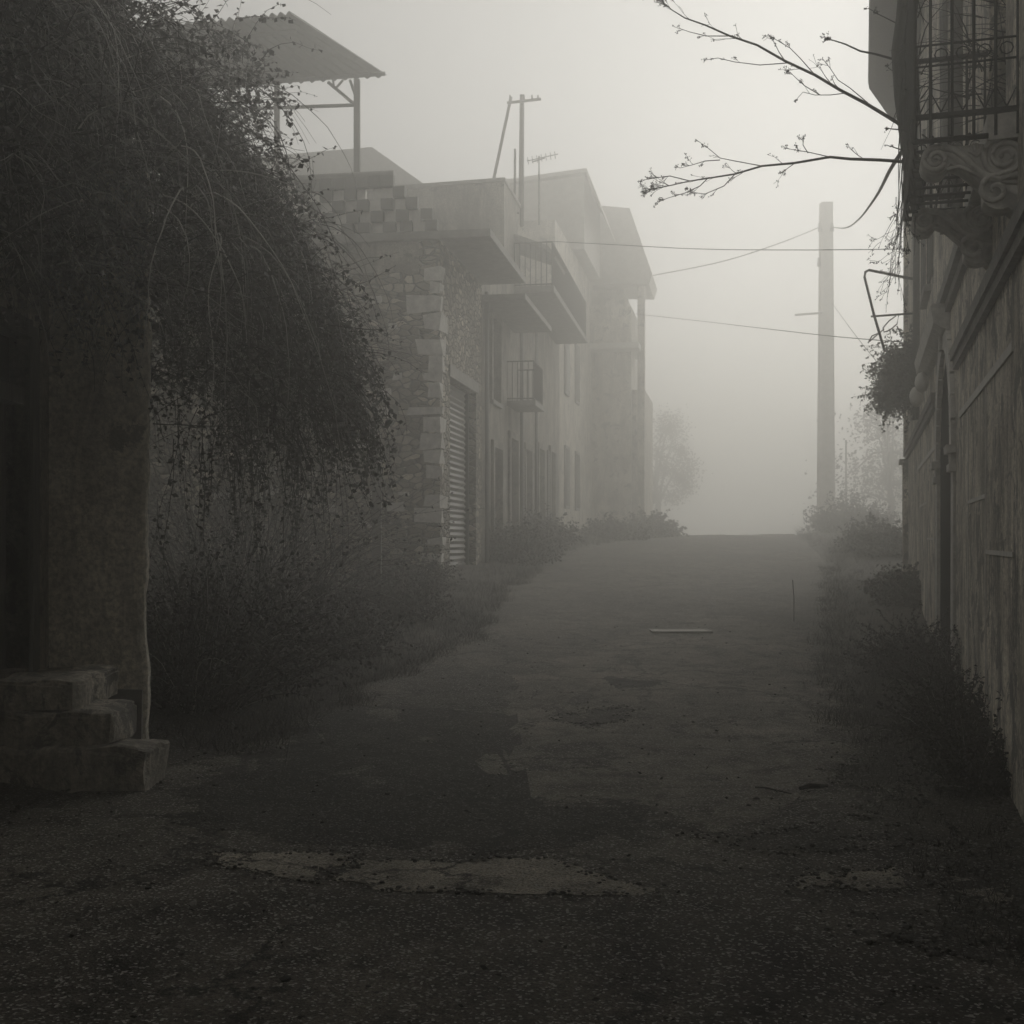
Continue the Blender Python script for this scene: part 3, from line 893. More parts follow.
# rooftop mast with crossbar and strut
rm = thing('roof_mast', 'wooden mast with small crossbar and slanted strut on the balcony house roof', 'mast', P(521, 215, 31.5))
m = MB(); m.tube([P(521, 226, 31.5), P(522, 95, 31.5)], [.075, .06], 8); m.build('post', M['wood_pole'], rm, world=True)
m = MB(); m.tube([P(507, 103, 31.4), P(541, 99, 31.4)], .04, 5); m.build('crossbar', M['wood_pole'], rm, world=True)
m = MB(); m.tube([P(511, 97, 31.5), P(491, 192, 31.5)], .045, 6); m.build('strut', M['wood_pole'], rm, world=True)
m = MB()
for px in (510, 524, 532, 538): m.tube([P(px, 100, 31.4), P(px, 95, 31.4)], [.03, .02], 6)
each(m, 'insulator', M['block'], rm, world=True)
rp = thing('roof_pipe', 'thin upright pipe standing left of the rooftop mast', 'pipe', P(515, 226, 31.0))
m = MB(); m.tube([P(514.5, 226, 31), P(515, 149, 31)], .035, 6); m.tube([P(509, 213, 31), P(519, 213, 31)], .03, 5); m.build('tube', M['pipe'], rp, world=True)
an = thing('tv_antenna', 'thin television antenna right of the rooftop mast', 'antenna', P(539, 215, 33))
m = MB(); m.tube([P(539, 225, 33), P(539, 156, 33)], .02, 5); m.build('mast', M['iron'], an, world=True)
m = MB(); m.tube([P(527, 161, 33), P(558, 154, 33.3)], .014, 4)
for k in range(7):
    q = P(528+k*4.5, 160.8-k*.95, 33+k*.04); m.tube([q+Vector((-.02,-.3,0)), q+Vector((.02,.3,0))], .01, 4)
m.tube([P(532, 162, 33), P(545, 158, 33)], .02, 4)
m.build('boom', M['iron'], an, world=True)
hp = MB()

# ------------------------------------------------------------ far gable roof house (left, behind)
def gable(name, label, X, Y, w_, d, zb, ze, zr, rz, m_, wins=True):
    t = thing(name, label, 'house', (X, Y, zb), rz)
    m = MB(); m.prism([(-w_/2, 0), (w_/2, 0), (w_/2, ze-zb), (0, zr-zb-.1), (-w_/2, ze-zb)], 'y', 0, d); m.build('wall', m_, t)
    m = MB(); o = .4; s = (zr-ze)/(w_/2)
    m.prism([(-w_/2-o, ze-zb-o*s), (0, zr-zb), (w_/2+o, ze-zb-o*s), (w_/2+o, ze-zb-o*s+.14), (0, zr-zb+.16), (-w_/2-o, ze-zb-o*s+.14)], 'y', -o, d+o)
    m.build('roof', M['tile'], t)
    return t
q = P(368, 147, 40)
gh = thing('hipped_house', 'faint house with long low hipped roof behind the terrace of the stone building', 'house', (-6, 40, 1.6))
def rp_(px, py): v_ = P(px, py, 40); return (v_.x+6, v_.z-1.6)
mb = MB(); mb.prism([rp_(424,184), rp_(372,147), rp_(240,158), rp_(180,186)], 'y', 0, 6); mb.build('roof', M['tile'], gh)
mb = MB(); e0, e1 = rp_(424,184), rp_(180,187); mb.box(e1[0]+.3, e0[0]-.35, .3, 5.8, 0, e0[1]-.06); mb.build('wall', M['stucco_far'], gh)

# ------------------------------------------------------------ third left house: tall, hipped eaves, loggia
A3 = ang(.187)
h3 = thing('tall_house', 'tall pale house with deep eaves and corner loggia far down the left side', 'house', (3.35, 50, 1.7), A3)
# upper block behind
q1 = P(590, 172, 44.5)
mb = MB(); mb.box(-8.5, .0, -10.5, 0, -.2, 10.5); mb.box(-8.5, 1.6, 0.001, 6, -.2, 7.7); mb.box(1.6, 2.12, .62, 5.6, -.2, 6.2); mb.box(-8.5, 1.2, 1.0, 6, 7.7, 10.5); mb.build('wall', M['stucco_haze'], h3)
mb = MB()
zu = 13.75
mb.prism([(-9.0, zu-1.3), (.5, zu-.5), (1.05, 12.0), (1.05, 12.1), (.55, zu-.36), (-9.0, zu-1.15)], 'y', -6.5, -1.0)
mb.prism([(-9.0, 10.51), (.45, 10.51), (.45, zu-.56), (-9, zu-1.34)], 'y', -6.3, -1.1)
mb.build('upper_roof', M['concrete_pale'], h3)
mb = MB(); mb.prism([(-8.5, 10.52), (1.2, 10.52), (2.35, 10.45), (2.48, 10.9), (1.55, 13.65), (.45, 13.8), (-8.5, 13.3)], 'y', 0, 3.2)
mb.build('roof', M['concrete_pale'], h3)
mb = MB(); mb.box(1.86, 2.15, .2, .6, -.2, 10.44); mb.build('loggia_pillar', M['stucco_haze'], h3)
mb = MB(); mb.box(-.1, 2.0, -.9, 2.4, 7.72, 7.95); mb.build('loggia_floor', M['block_pale'], h3)
mb = MB(); mb.box(-.1, 1.7, -.9, -.75, 7.95, 9.4); mb.box(1.58, 1.7, -.748, 2.3, 7.95, 9.4); mb.build('balcony_parapet', M['stucco_haze'], h3)
mb = MB(); mb.box(-8.5, -.0, -16.5, -10.5, -.2, 6.6); mb.build('side_wing', M['stucco_haze'], h3)
for y in (-8.4, -5.6, -15.0, -12.5):
    w_ = MB(); w_.box(.001, .06, y, y+1.1, 1.0, 3.2); ww = w_.build('window', M['wood'], h3)
    w_ = MB(); w_.box(.06, .07, y+.1, y+1.0, 1.1, 3.1); w_.build('pane', M['glass'], ww)
for y in (-8.4, -5.6):
    w_ = MB(); w_.box(.001, .06, y, y+1.1, 5.0, 7.2); ww = w_.build('window', M['wood'], h3)
    w_ = MB(); w_.box(.06, .07, y+.1, y+1.0, 5.1, 7.1); w_.build('pane', M['glass'], ww)
gable('hill_house', 'barely visible low house behind the concrete pole on the right', 33.6, 88, 11, 12, 1.7, 9.2, 13.2, ang(.25), M['stucco_haze'])

# ------------------------------------------------------------ RIGHT palace wall
SR = .2925; AR = ang(SR); KR = math.sqrt(1+SR*SR); CR = .88
pal = thing('old_palace', 'old palace with streaked plaster wall and arched portal along the right side', 'building', (CR, 0, 0), AR)
def ly(Y): return Y*KR      # distance along the wall of a wall point at depth Y
YE = ly(24.0)
p0, p1 = 12.1, 14.3; sp = 2.4; pc = (p0+p1)/2; pr = (p1-p0)/2
mb = MB()
ops = [(p0, p1, -.3, sp+pr+.001), (11.8, 12.9, 4.9, 7.3), (16.2, 17.3, 4.9, 7.3), (7.7, 8.7, 4.0, 6.6)]
walls(mb, 'x', 0, .5, -14, YE, -.3, 9.45, ops)
# arch infill
n = 20
for k in range(n):
    a0 = math.pi*k/n; a1 = math.pi*(k+1)/n
    ya, za = pc-pr*math.cos(a0), sp+pr*math.sin(a0); yb, zb = pc-pr*math.cos(a1), sp+pr*math.sin(a1)
    mb.prism([(ya, za), (yb, zb), (yb, sp+pr+.001), (ya, sp+pr+.001)], 'x', 0, .5)
mb.box(.5, 8, YE-.4, YE, -.3, 9.45); mb.box(.5, 8, -14, -13.6, -.3, 9.45); mb.box(7.6, 8, -13.6, YE-.4, -.3, 9.45)
mb.build('wall', M['stucco_right'], pal)
# portal
mb = MB(); mb.box(.42, .5, p0, p1, -.1, sp+pr); pd = mb.build('portal_door', M['dark'], pal)  # door coloured near-black to paint the recess dark
mb = MB()
for k in range(9): mb.box(.395, .42, p0+.05+k*.2, p0+.2+k*.2, .1, sp+.75)
each(mb, 'plank', M['twig_dark'], pd)
mb = MB(); mb.box(.004, .415, p1-.035, p1-.001, -.1, sp); mb.box(.004, .415, p0+.001, p0+.035, -.1, sp); each(mb, 'jamb_shade_lining', M['recess_shade'], pal)  # thin dark linings added to paint shade onto the portal reveals
mb = MB(); n = 20
for k in range(n):
    a0 = math.pi*k/n; a1 = math.pi*(k+1)/n
    mb.prism([(pc-rr*math.cos(a), sp+rr*math.sin(a)) for rr, a in ((pr-.03, a0), (pr-.03, a1), (pr-.002, a1), (pr-.002, a0))], 'x', .004, .415)
mb.build('arch_shade_lining', M['recess_shade'], pal)  # painted shade carried on round the underside of the arch
def column(y):
    m = MB(); 
    m.box(-.06, .0, y-.16, y+.16, -.1, .35, .006); m.box(-.03, 0, y-.12, y+.12, .35, sp-.15, .006)
    m.box(-.07, 0, y-.17, y+.17, sp-.15, sp-.08, .004); m.box(-.05, 0, y-.14, y+.14, sp-.08, sp+.02, .004); m.box(-.09, 0, y-.2, y+.2, sp+.02, sp+.1, .004)
    m.build('column', M['carved'], pal)
column(p0-.16); column(p1+.16)
mb = MB()
for k in range(17):
    a0 = math.pi*k/17+.01; a1 = math.pi*(k+1)/17-.01
    pts = [(pc-rr*math.cos(a), sp+.1+rr*math.sin(a)) for rr, a in ((pr, a0), (pr, a1), (pr+.26, a1), (pr+.26, a0))]
    mb.prism(pts, 'x', -.045-(.03 if k == 8 else 0), -.002)
each(mb, 'arch_stone', M['carved'], pal)
# mouldings broken by portal
mb = MB()
mb.box(-.07, 0, -13, 11.6, 3.26, 3.36, .0); mb.box(-.045, 0, -13, 11.6, 3.18, 3.258)
mb.box(-.07, 0, 14.9, YE-.01, 3.26, 3.36); mb.box(-.045, 0, 14.9, YE-.01, 3.18, 3.258)
each(mb, 'string_course', M['concrete_dark'], pal)
mb = MB(); mb.box(-.012, 0, 7.3, 11.3, 2.70, 2.76); mb.box(-.012, 0, 14.9, 20, 2.70, 2.76); each(mb, 'plaster_line', M['block_pale'], pal)
mb = MB(); mb.box(-.1, 0, 10.2, 16.3, 4.0, 4.12); mb.box(-.05, 0, 10.2, 16.3, 3.9, 3.998); mb.build('cornice', M['concrete_dark'], pal)
# far stone balcony remnant: hood and broken corbels
mb = MB(); mb.prism([(0, 3.72), (-.07, 3.74), (-.16, 3.8), (-.19, 3.96), (-.17, 3.99), (0, 3.995)], 'y', 12.6, 16.6); hb = mb.build('stone_hood', M['carved'], pal, smooth=False)
mb = MB()
for (y, z, r_) in ((16.0, 3.62, .09), (17.6, 3.62, .1)):
    n0 = len(mb.v)
    for i in range(7):
        for j in range(10):
            a = math.pi*i/6; b = 2*math.pi*j/10
            mb.v.append((-.12+r_*math.sin(a)*math.cos(b), y+r_*1.1*math.sin(a)*math.sin(b), z+r_*1.5*math.cos(a)))
    for i in range(6):
        for j in range(10):
            mb.f.append((n0+i*10+j, n0+i*10+(j+1) % 10, n0+(i+1)*10+(j+1) % 10, n0+(i+1)*10+j))
each(mb, 'broken_corbel', M['block_pale'], pal, smooth=True)
mb = MB()
for (y_, z0_, z1_) in ((8.9,.3,2.69),(10.4,.2,2.69),(15.3,.4,3.17),(17.1,.4,3.17),(19.4,.4,3.17),(9.6,2.77,3.17),(16.2,2.77,3.17)): mb.box(-.008, 0, y_, y_+.03, z0_, z1_)
for (a_, b_, z_) in ((7.3,8.88,1.5),(8.95,10.38,1.9),(15.35,17.08,1.6),(17.15,19.38,2.1)): mb.box(-.008, 0, a_, b_, z_, z_+.03)
each(mb, 'mortar_joint', M['block_pale'], pal)
# end pilaster
mb = MB(); mb.box(-.09, 0, YE-.7, YE, -.1, 3.1, .0); mb.box(-.16, 0, YE-.78, YE+.06, 3.1, 3.17); mb.box(-.07, 0, YE-.65, YE-.02, 3.37, 9.2); mb.build('pilaster', M['stucco_right'], pal)
# eaves
mb = MB(); mb.prism([(-.74, 9.5), (0, 9.46), (.02, 9.46), (.02, 9.62), (-.76, 9.62)], 'y', -14.3, ly(20.8)); 
mb.prism([(-.74, ly(20.8)), (0, ly(20.8)), (0, ly(22.6)), (-.35, ly(22.4))], 'z', 9.5, 9.62)
mb.build('eaves', M['wood'], pal)
mb = MB(); mb.prism([(0, 9.64), (8.2, 9.64), (4, 11.2)], 'y', -14.2, YE+.1); mb.build('roof', M['tile'], pal)
# upper windows
window_x(pal, 0, -1, 11.8, 12.9, 4.9, 7.3, True); window_x(pal, 0, -1, 16.2, 17.3, 4.9, 7.3, True)
door_x(pal, 0, -1, 7.7, 8.7, 4.0, 6.6, .2, name='balcony_door')
mb = MB(); mb.tube([(-.08, 10.6, 9.4), (-.08, 10.6, 4.2)], .05, 8); mb.tube([(-.08, 18.7, 9.4), (-.08, 18.7, 3.4)], .05, 8); each(mb, 'downpipe', M['pipe'], pal, smooth=True)
# boards / side building behind balcony, warped shutters
# balcony
NB0, NB1 = ly(6.78), ly(8.45)
xo = -.56
bal = thing('iron_balcony', 'small wrought iron balcony with open lattice floor at the upper right', 'balcony', (CR, 0, 0), AR)
zf = 3.90
m = MB(); m.box(-.16, -.002, NB0, NB1, zf-.02, zf+.12, .006); m.build('stone_slab', M['carved'], bal)
m = MB()
for (a, b) in (((xo, NB0), (-.16, NB0)), ((xo, NB0), (xo, NB1)), ((xo, NB1), (-.16, NB1))):
    m.tube([(a[0], a[1], zf), (b[0], b[1], zf)], .018, 4)
for k in range(1, 9):
    y = NB0+(NB1-NB0)*k/9; m.tube([(xo, y, zf), (-.16, y, zf)], .012, 4)
for x in (xo+.1, xo+.2, xo+.3): m.tube([(x, NB0, zf+.02), (x, NB1, zf+.02)], .01, 4)
m.build('floor_lattice', M['iron'], bal)
zb = zf+.14; zt = zf+1.12
m = MB()
for z in (zb, zb+.29, zb+.41, zt):
    r_ = .02 if z in (zb, zt) else .007
    m.tube([(0, NB0, z), (xo, NB0, z), (xo, NB1, z), (0, NB1, z)], r_, 5)
m.build('rail', M['iron'], bal)
def baluster(x, y, alongx):
    m = MB(); m.tube([(x, y, zf), (x, y, zt)], .010, 6)
    # zigzag foot ornament and small ring
    e = .058
    if alongx: q = [(x-e, y, zb+.02), (x, y, zb+.14), (x+e, y, zb+.02)]; c = [(x+e+.035*math.cos(a*.785), y, zb+.35+.035*math.sin(a*.785)) for a in range(9)]
    else: q = [(x, y-e, zb+.02), (x, y, zb+.14), (x, y+e, zb+.02)]; c = [(x, y+e+.035*math.cos(a*.785), zb+.35+.035*math.sin(a*.785)) for a in range(9)]
    m.tube(q, .006, 4); m.tube(c, .005, 4)
    return m.build('baluster', M['iron'], bal)
for k in range(5): baluster(-.004-.117*k, NB0, True)
for k in range(14): baluster(xo, NB0+(NB1-NB0)*k/13, False)
for k in range(5): baluster(-.02-.12*k, NB1, True)
m = MB()
for y in (NB0+.02, NB1-.02):   # hanging skirt of iron under the outer edge
    pass
for k in range(9):
    y = NB0+(NB1-NB0)*(k+.5)/9
    m.tube([(xo, y, zf), (xo+.02, y+.03, zf-.06), (xo+.07, y, zf-.08)], .008, 4)
each(m, 'skirt_scroll', M['iron'], bal)
# scroll corbel seen from its side
def corbel(y0, y1):
    c1 = (-.44, 3.80); c2 = (-.07, 3.79)
    m = MB()
    prof = []
    # outline: top edge, small volute, S belly, lower drop
    prof += [(0, zf-.03), (-.30, zf-.03)]
    for k in range(0, 9):
        a = math.radians(70+k*28); prof.append((c1[0]+.085*math.cos(a), c1[1]+.085*math.sin(a)))
    prof += [(-.36, 3.775), (-.30, 3.745), (-.24, 3.69), (-.18, 3.655)]
    for k in range(0, 7):
        a = math.radians(215+k*20); prof.append((-.09+.11*math.cos(a), 3.60+.11*math.sin(a)))
    prof += [(0, 3.45)]
    m.prism(prof[::-1], 'y', y0, y1)
    o = m.build('corbel', M['carved'], bal)
    m = MB()
    for (c, r0, turns, s) in ((c1, .075, 2.2, 1), (c2, .125, 2.4, 1), ((-.12, 3.60), .09, 1.4, 1)):
        pts = []; rs = []
        for k in range(46):
            t_ = k/45; a = 1.2+s*turns*2*math.pi*t_; r_ = r0*(1-.88*t_)
            pts.append((c[0]+r_*math.cos(a), y0-.008, c[1]+r_*math.sin(a))); rs.append(.019*(1-.45*t_))
        m.tube(pts, rs, 6)
    m.tube([(-.41, y0-.006, 3.87), (-.34, y0-.006, 3.855), (-.27, y0-.006, 3.79), (-.2, y0-.006, 3.70), (-.1, y0-.006, 3.66), (0, y0-.006, 3.68)], .02, 6)
    m.tube([(-.38, y0-.006, 3.74), (-.31, y0-.006, 3.75), (-.24, y0-.006, 3.71), (-.15, y0-.006, 3.66), (0, y0-.006, 3.63)], .011, 6)
    for a in range(5):   # acanthus fan
        m.tube([(-.22, y0-.004, 3.80), (-.22+.05*math.cos(.6+a*.5), y0-.012, 3.80+.075*math.sin(.6+a*.5))], [.006, .012], 5)
    m.build('scroll', M['carved'], o, smooth=True)
corbel(NB0+.05, NB0+.23)
corbel(NB1-.3, NB1-.12)

# iron lamp bracket on wall
br = thing('iron_bracket', 'bare bent iron bracket with scrolls jutting from the right wall above the plant', 'bracket', P(905, 315, 19.5))
Yb = 19.5
m = MB(); m.tube([P(925, 281, Yb), P(905, 277.5, Yb), P(869, 270, Yb), P(865.5, 272, Yb), P(864.5, 277, Yb), P(874, 315, Yb), P(885, 352, Yb)], .022, 6); m.tube([P(871, 316.5, Yb), P(925, 312.5, Yb)], .017, 6)
m.build('arm', M['iron'], br, world=True)
m = MB()
for sc_ in ([(899,314),(897,324),(890,330),(884,332),(883,328),(889,321),(896,316)], [(884,329),(878,334),(870,341),(868,343),(872,336),(881,332)], [(897,326),(900,332),(903,338)]):
    m.tube([P(a, b, Yb) for a, b in sc_], .011, 5)
each(m, 'scroll', M['iron'], br, world=True)

# plant growing out of the wall
c = P(905, 378, 21.0)
wp = thing('wall_plant', 'shaggy plant growing out of the right wall below the iron bracket', 'plant', (6.95, 21.0, c.z))
a = MB(); l = MB()
for k in range(620):
    o = Vector((7.0+U(-.12,.05), 20.4+U(-.6,1.4), c.z+U(-.35,.42)))
    shoot(a, o, Vector((-U(.3,1), U(-.5,.3), U(-.5,1))), U(.3, .85), .006, .2, .28, 7, l, 4, .035, .05)
a.build('stems', M['twig_dark'], wp, world=True); l.build('leaves', M['leaf'], wp, world=True)

# ------------------------------------------------------------ bare climber on the balcony with long branches
cl = thing('bare_climber', 'leafless climbing shrub on the iron balcony reaching bare branches over the street', 'shrub', P(912, 150, 8.6))
Yc = 8.3
m = MB()
m.tube([P(918,212,8.5), P(915,180,8.45), P(908,140,8.4), P(903,95,8.35), P(901,50,8.3), P(906,0,8.3), P(904,-60,8.3), P(908,-120,8.3)], [.05,.055,.06,.062,.065,.06,.05,.04], 8)
m.tube([P(922,205,8.3), P(912,150,8.25), P(915,90,8.2), P(912,40,8.2), P(916,-20,8.2), P(910,-100,8.2)], [.022,.03,.032,.03,.028,.02], 7)
m.build('trunk', M['bark'], cl, world=True, smooth=True)
tw = MB(); buds = MB()
def sub(p, d, L, r, depth):
    n = 6; pts = [p]; rs = [r]; dirs = []
    d = d.normalized()
    for k in range(n):
        d = (d+Vector((U(-.16,.16), U(-.2,.2), U(-.16,.18)))).normalized()
        p = p+d*L/n; pts.append(p); rs.append(max(.0013, r*(1-.7*(k+1)/n))); dirs.append(d)
    tw.tube(pts, rs, 4, False)
    if R() < .7:
        for _ in range(4): buds.leaf(pts[-1]+Vector((U(-.01,.01),)*3), Vector((U(-1,1), U(-1,1), U(-1,1))), .008, .014)
    if depth > 0:
        for _ in range(random.choice((2, 2, 3, 4))):
            k = random.randint(1, n-1)
            dd = dirs[k]+Vector((U(-.3,.1), U(-.5,.5), U(-.8,.8)))
            sub(pts[k+1], dd, L*U(.35,.6), rs[k+1]*.65, depth-1)
def limb(pts, Y, dY, r0, r1, nsub, L, tipn=6):
    pp_ = []; N_ = len(pts)
    for i, (x, y) in enumerate(pts): pp_.append(P(x, y, Y+dY*i/(N_-1)))
    rs = [r0+(r1-r0)*i/(N_-1) for i in range(N_)]
    tw.tube(pp_, rs, 6, False)
    for k in range(nsub):
        i = random.randint(1, N_-2); q = pp_[i].lerp(pp_[i+1], R())
        d = (pp_[i+1]-pp_[i]).normalized()+Vector((U(-.2,.2), U(-.5,.5), U(-.6,.9)))
        sub(q, d, L*U(.4,1), max(.0022, rs[i]*.4), 1)
    for k in range(tipn):
        d = (pp_[-1]-pp_[-2]).normalized()+Vector((U(-.2,.3), U(-.4,.4), U(-.5,.6)))
        q = pp_[-2].lerp(pp_[-1], R())
        sub(q, d, L*U(.2,.45), .0024, 1)
limb([(908,135),(898,123),(880,112),(865,103),(840,90),(815,75),(785,61),(757,45),(730,36),(705,25),(685,18),(672,10),(664,3)], 8.4, -.3, .0145, .0025, 9, .2, 9)
limb([(908,162),(880,160),(850,159),(830,157),(795,163),(762,166),(735,174),(710,178),(690,181),(668,186),(650,190)], 8.4, .6, .012, .0025, 9, .2, 16)
limb([(908,66),(893,59),(875,54),(860,51),(845,44),(832,40),(826,39)], 8.3, .3, .010, .003, 1, .1, 8)
def twig(pts, Y, r=.0035, n=2, L=.08):
    limb(pts, Y, .1, r, .0018, n, L, 2)
twig([(785,61),(779,52),(774,42),(768,34)], 8.25); twig([(815,75),(800,58),(790,48),(780,42),(768,35)], 8.3)
twig([(787,63),(760,65),(735,62),(718,58),(705,60)], 8.25); twig([(730,36),(706,36),(690,32),(678,28)], 8.2)
twig([(847,93),(830,95),(815,95),(803,92),(796,100)], 8.35); twig([(820,95),(805,86),(796,78),(790,72)], 8.35)
twig([(868,103),(850,88),(838,80),(830,68),(822,58)], 8.3); twig([(893,120),(905,90),(920,65)], 8.3)
twig([(762,166),(735,161),(720,158),(708,148),(695,139)], 8.6); twig([(795,163),(788,168),(782,173)], 8.5); twig([(708,178),(700,186),(685,193),(668,198),(655,203)], 8.7, .004, 5)
twig([(735,174),(724,186),(705,194),(690,192)], 8.7, .004, 4); twig([(830,157),(808,152),(795,150),(784,148)], 8.5); twig([(808,153),(803,145),(804,136)], 8.5)
twig([(690,181),(670,176),(655,178),(643,180)], 8.8, .004, 5); twig([(720,160),(705,161),(692,165),(680,168)], 8.6, .0035, 3)
twig([(912,30),(900,25),(880,15),(868,8)], 8.3, .006); twig([(912,88),(900,75),(888,68)], 8.3); twig([(905,130),(892,129),(885,128)], 8.3, .006, 0); twig([(908,152),(896,148),(886,145)], 8.3, .006, 0)
# trailing strands beneath and branches tangled behind the railing
for k in range(26):
    x0 = U(900, 918); 
    q = P(x0, U(60,170), U(8.0, 8.5)); shoot(tw, q, Vector((U(-.15,.12), U(-.1,.1), -1)), U(.3,.75), U(.004,.009), .1, .05, 8)
for k in range(14):
    q = P(U(893, 906), U(195, 230), 8.4); sub(q, Vector((U(-.35,.0), U(-.2,.2), -1)), U(.15,.42), .003, 2)
for k in range(110):
    q = P(U(965, 1050), U(-60, 120), U(7.5, 8.3)); dd = Vector((U(-1,-.3), U(.1,.7), U(.0,.75)))
    shoot(tw, q, dd if R() < .8 else Vector((U(-.4,.4), 0, 1)), U(.2,.55), U(.003,.008), .04, .14, 8)
for k in range(40):
    q = P(U(900, 925), U(-40, 150), U(7.9, 8.4)); shoot(tw, q, Vector((U(-.1,.5), U(-.3,.3), U(-.4,1))), U(.15,.5), U(.003,.007), .02, .2, 6)
tw.build('branches', M['twig_dark'], cl, world=True); buds.build('buds', M['twig_dark'], cl, world=True)

# ------------------------------------------------------------ concrete utility pole
Yp = 50.0
pb = P(826, 203, Yp)
up = thing('utility_pole', 'thick square concrete utility pole standing in fog on the right of the road', 'utility pole', (pb.x+.05, Yp, 1.7))
m = MB(); zb_, zt_ = 1.6, pb.z; n0 = len(m.v)
for z, h in ((zb_, .33), (zt_, .24)):
    for sx, sy in ((-1,-1),(1,-1),(1,1),(-1,1)): m.v.append((pb.x+sx*h, Yp+sy*h*.8, z))
m.f += [(0,1,5,4),(1,2,6,5),(2,3,7,6),(3,0,4,7),(4,5,6,7),(0,3,2,1)]
m.build('shaft', M['concrete_pale'], up, world=True)  # pale colour stands in for thicker fog over the shaft
m = MB(); m.tube([P(795, 315, Yp-.3), P(822, 313, Yp-.3)], .05, 5); m.build('arm', M['iron'], up, world=True)
m = MB()
for (x, y) in ((820, 227), (819, 262), (832, 227)): q = P(x, y, Yp-.25); m.tube([q+Vector((0,0,-.18)), q+Vector((0,0,.18))], [.09, .06], 8)
each(m, 'insulator', M['block'], up, world=True, smooth=True)
sp_ = thing('thin_post', 'very faint thin post right of the concrete pole', 'post', P(846, 535, 52))
m = MB(); m.tube([P(846, 541, 52), P(846, 440, 52)], .04, 6); m.build('post', M['pipe'], sp_, world=True)
sk = thing('marker_stick', 'thin upright stick standing on the right half of the road', 'stick', ground_at(794, 621))
q = ground_at(794, 621); m = MB(); m.tube([q, q+Vector((0,0,.35)), q+Vector((-.02,0,.62))], .008, 5); m.build('wood', M['twig_dark'], sk, world=True)

# cables
def cable(label, pts, r):
    W_ = [P(*p) for p in pts]
    e = thing('overhead_cable', label, 'cable', W_[0], 0, 'cables over the street')
    out = []
    for i in range(len(W_)-1):
        p0_ = W_[max(i-1,0)]; p1_ = W_[i]; p2_ = W_[i+1]; p3_ = W_[min(i+2, len(W_)-1)]
        for k in range(8):
            t_ = k/8
            out.append(.5*((2*p1_)+(p2_-p0_)*t_+(2*p0_-5*p1_+4*p2_-p3_)*t_*t_+(3*p1_-p0_-3*p2_+p3_)*t_**3))
    out.append(W_[-1])
    m = MB(); m.tube(out, r, 5); m.build('wire', M['cable'], e, world=True)
cable('thick sagging cable from the concrete pole up to the iron balcony', [(832,227,49.7),(845,228,33),(858,220,26),(875,198,17),(890,170,12),(903,150,9.2),(912,138,8.5)], .019)
cable('faint cable falling from the concrete pole to the tall house', [(820,227,49.7),(780,243,44),(720,262,47),(650,276,52)], .022)
cable('long level wire from the rooftop mast across to the right wall', [(545,241,31.5),(620,245,29),(700,249,27),(800,250,25),(906,249,23)], .0095)
cable('lower faint wire from the tall house to the right wall plant', [(636,314,48),(700,321,42),(760,328,34),(830,336,27),(900,342,23.5)], .0095)
cable('thin stay wire falling right from the concrete pole', [(832,303,49.7),(850,328,36),(872,356,30),(900,388,24)], .009)
# kerb bit and garden post
kb = MB(); a = P(463, 587, 23); 
k_ = thing('kerb_stone', 'short pale kerb in front of the roller shutter', 'kerb', (-.75, 23.0, .7), A1)
kb.box(0, .22, 0, 2.3, -.1, .12, .012); kb.build('stone', M['concrete'], k_)
gp = thing('garden_post', 'slim leaning concrete post in the garden before the rubble wall', 'post', (-2.05, 18.2, .4))
m = MB(); m.box(-.07, .07, -.07, .07, 0, 2.35, .008); m.build('post', M['concrete_dark'], gp)

# ------------------------------------------------------------ haze
hb_ = MB(); hb_.box(-170, 170, -45, 165, -1.2, 17.5)
mh = bpy.data.materials.new('fog'); mh.use_nodes = True; nt = mh.node_tree
nt.nodes.remove(nt.nodes['Principled BSDF'])
pv = nt.nodes.new('ShaderNodeVolumePrincipled')
pv.inputs['Color'].default_value = (.98, .97, .935, 1); pv.inputs['Density'].default_value = .0285
pv.inputs['Anisotropy'].default_value = .78
nt.links.new(pv.outputs[0], nt.nodes['Material Output'].inputs['Volume'])
hz_o = hb_.build('haze', mh); tag(hz_o, 'dense pale fog filling the whole street', 'fog', kind='stuff')

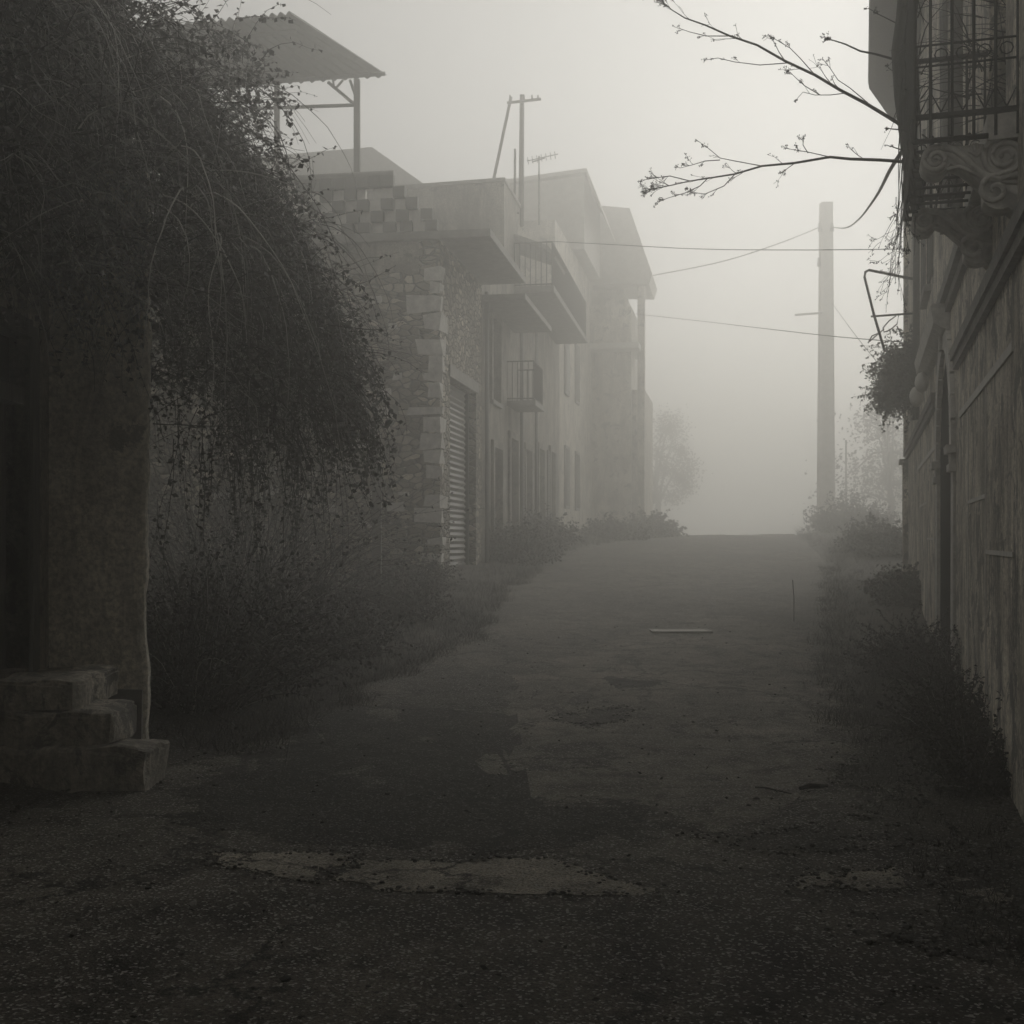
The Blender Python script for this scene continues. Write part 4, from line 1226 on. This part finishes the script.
# ------------------------------------------------------------ world, sun, camera
SUN_EL, SUN_AZ = 31, 42       # azimuth from +Y towards +X
w = bpy.data.worlds.new('World'); sc.world = w; w.use_nodes = True; nt = w.node_tree
sky = nt.nodes.new('ShaderNodeTexSky'); sky.sky_type = 'NISHITA'; sky.sun_disc = False
sky.sun_elevation = math.radians(SUN_EL); sky.sun_rotation = math.radians(SUN_AZ)
sky.dust_density = 1; sky.air_density = 1.5
bw_ = nt.nodes.new('ShaderNodeRGBToBW'); nt.links.new(sky.outputs[0], bw_.inputs[0])
tint = nt.nodes.new('ShaderNodeMix'); tint.data_type = 'RGBA'; tint.blend_type = 'MULTIPLY'; tint.inputs[0].default_value = 1
nt.links.new(bw_.outputs[0], tint.inputs[6]); tint.inputs[7].default_value = (1.0, .985, .95, 1)
bg = nt.nodes['Background']; nt.links.new(tint.outputs[2], bg.inputs[0]); bg.inputs[1].default_value = .085
L = bpy.data.lights.new('sun', 'SUN'); L.energy = 1.1; L.angle = math.radians(34); L.color = (1, .98, .94)
so = bpy.data.objects.new('sun', L); col.objects.link(so)
d = Vector((math.sin(math.radians(SUN_AZ))*math.cos(math.radians(SUN_EL)), math.cos(math.radians(SUN_AZ))*math.cos(math.radians(SUN_EL)), math.sin(math.radians(SUN_EL))))
so.rotation_euler = d.to_track_quat('Z', 'Y').to_euler()
cam = bpy.data.cameras.new('camera'); cam.sensor_width = 36; cam.lens = F/1024*36; cam.shift_y = (HZ-512)/1024
cam.clip_start = .05; cam.clip_end = 2000
co = bpy.data.objects.new('camera', cam); col.objects.link(co); co.location = (0, 0, EYE); co.rotation_euler = (math.radians(90), 0, 0)
sc.camera = co
sc.view_settings.view_transform = 'Standard'; sc.view_settings.look = 'None'; sc.view_settings.gamma = 1; sc.view_settings.exposure = 0.7
sc.render.engine = 'CYCLES'
cy = sc.cycles
cy.use_denoising = True
cy.sample_clamp_indirect = 2.0; cy.max_bounces = 8; cy.diffuse_bounces = 3; cy.glossy_bounces = 2; cy.volume_bounces = 2; cy.transparent_max_bounces = 8
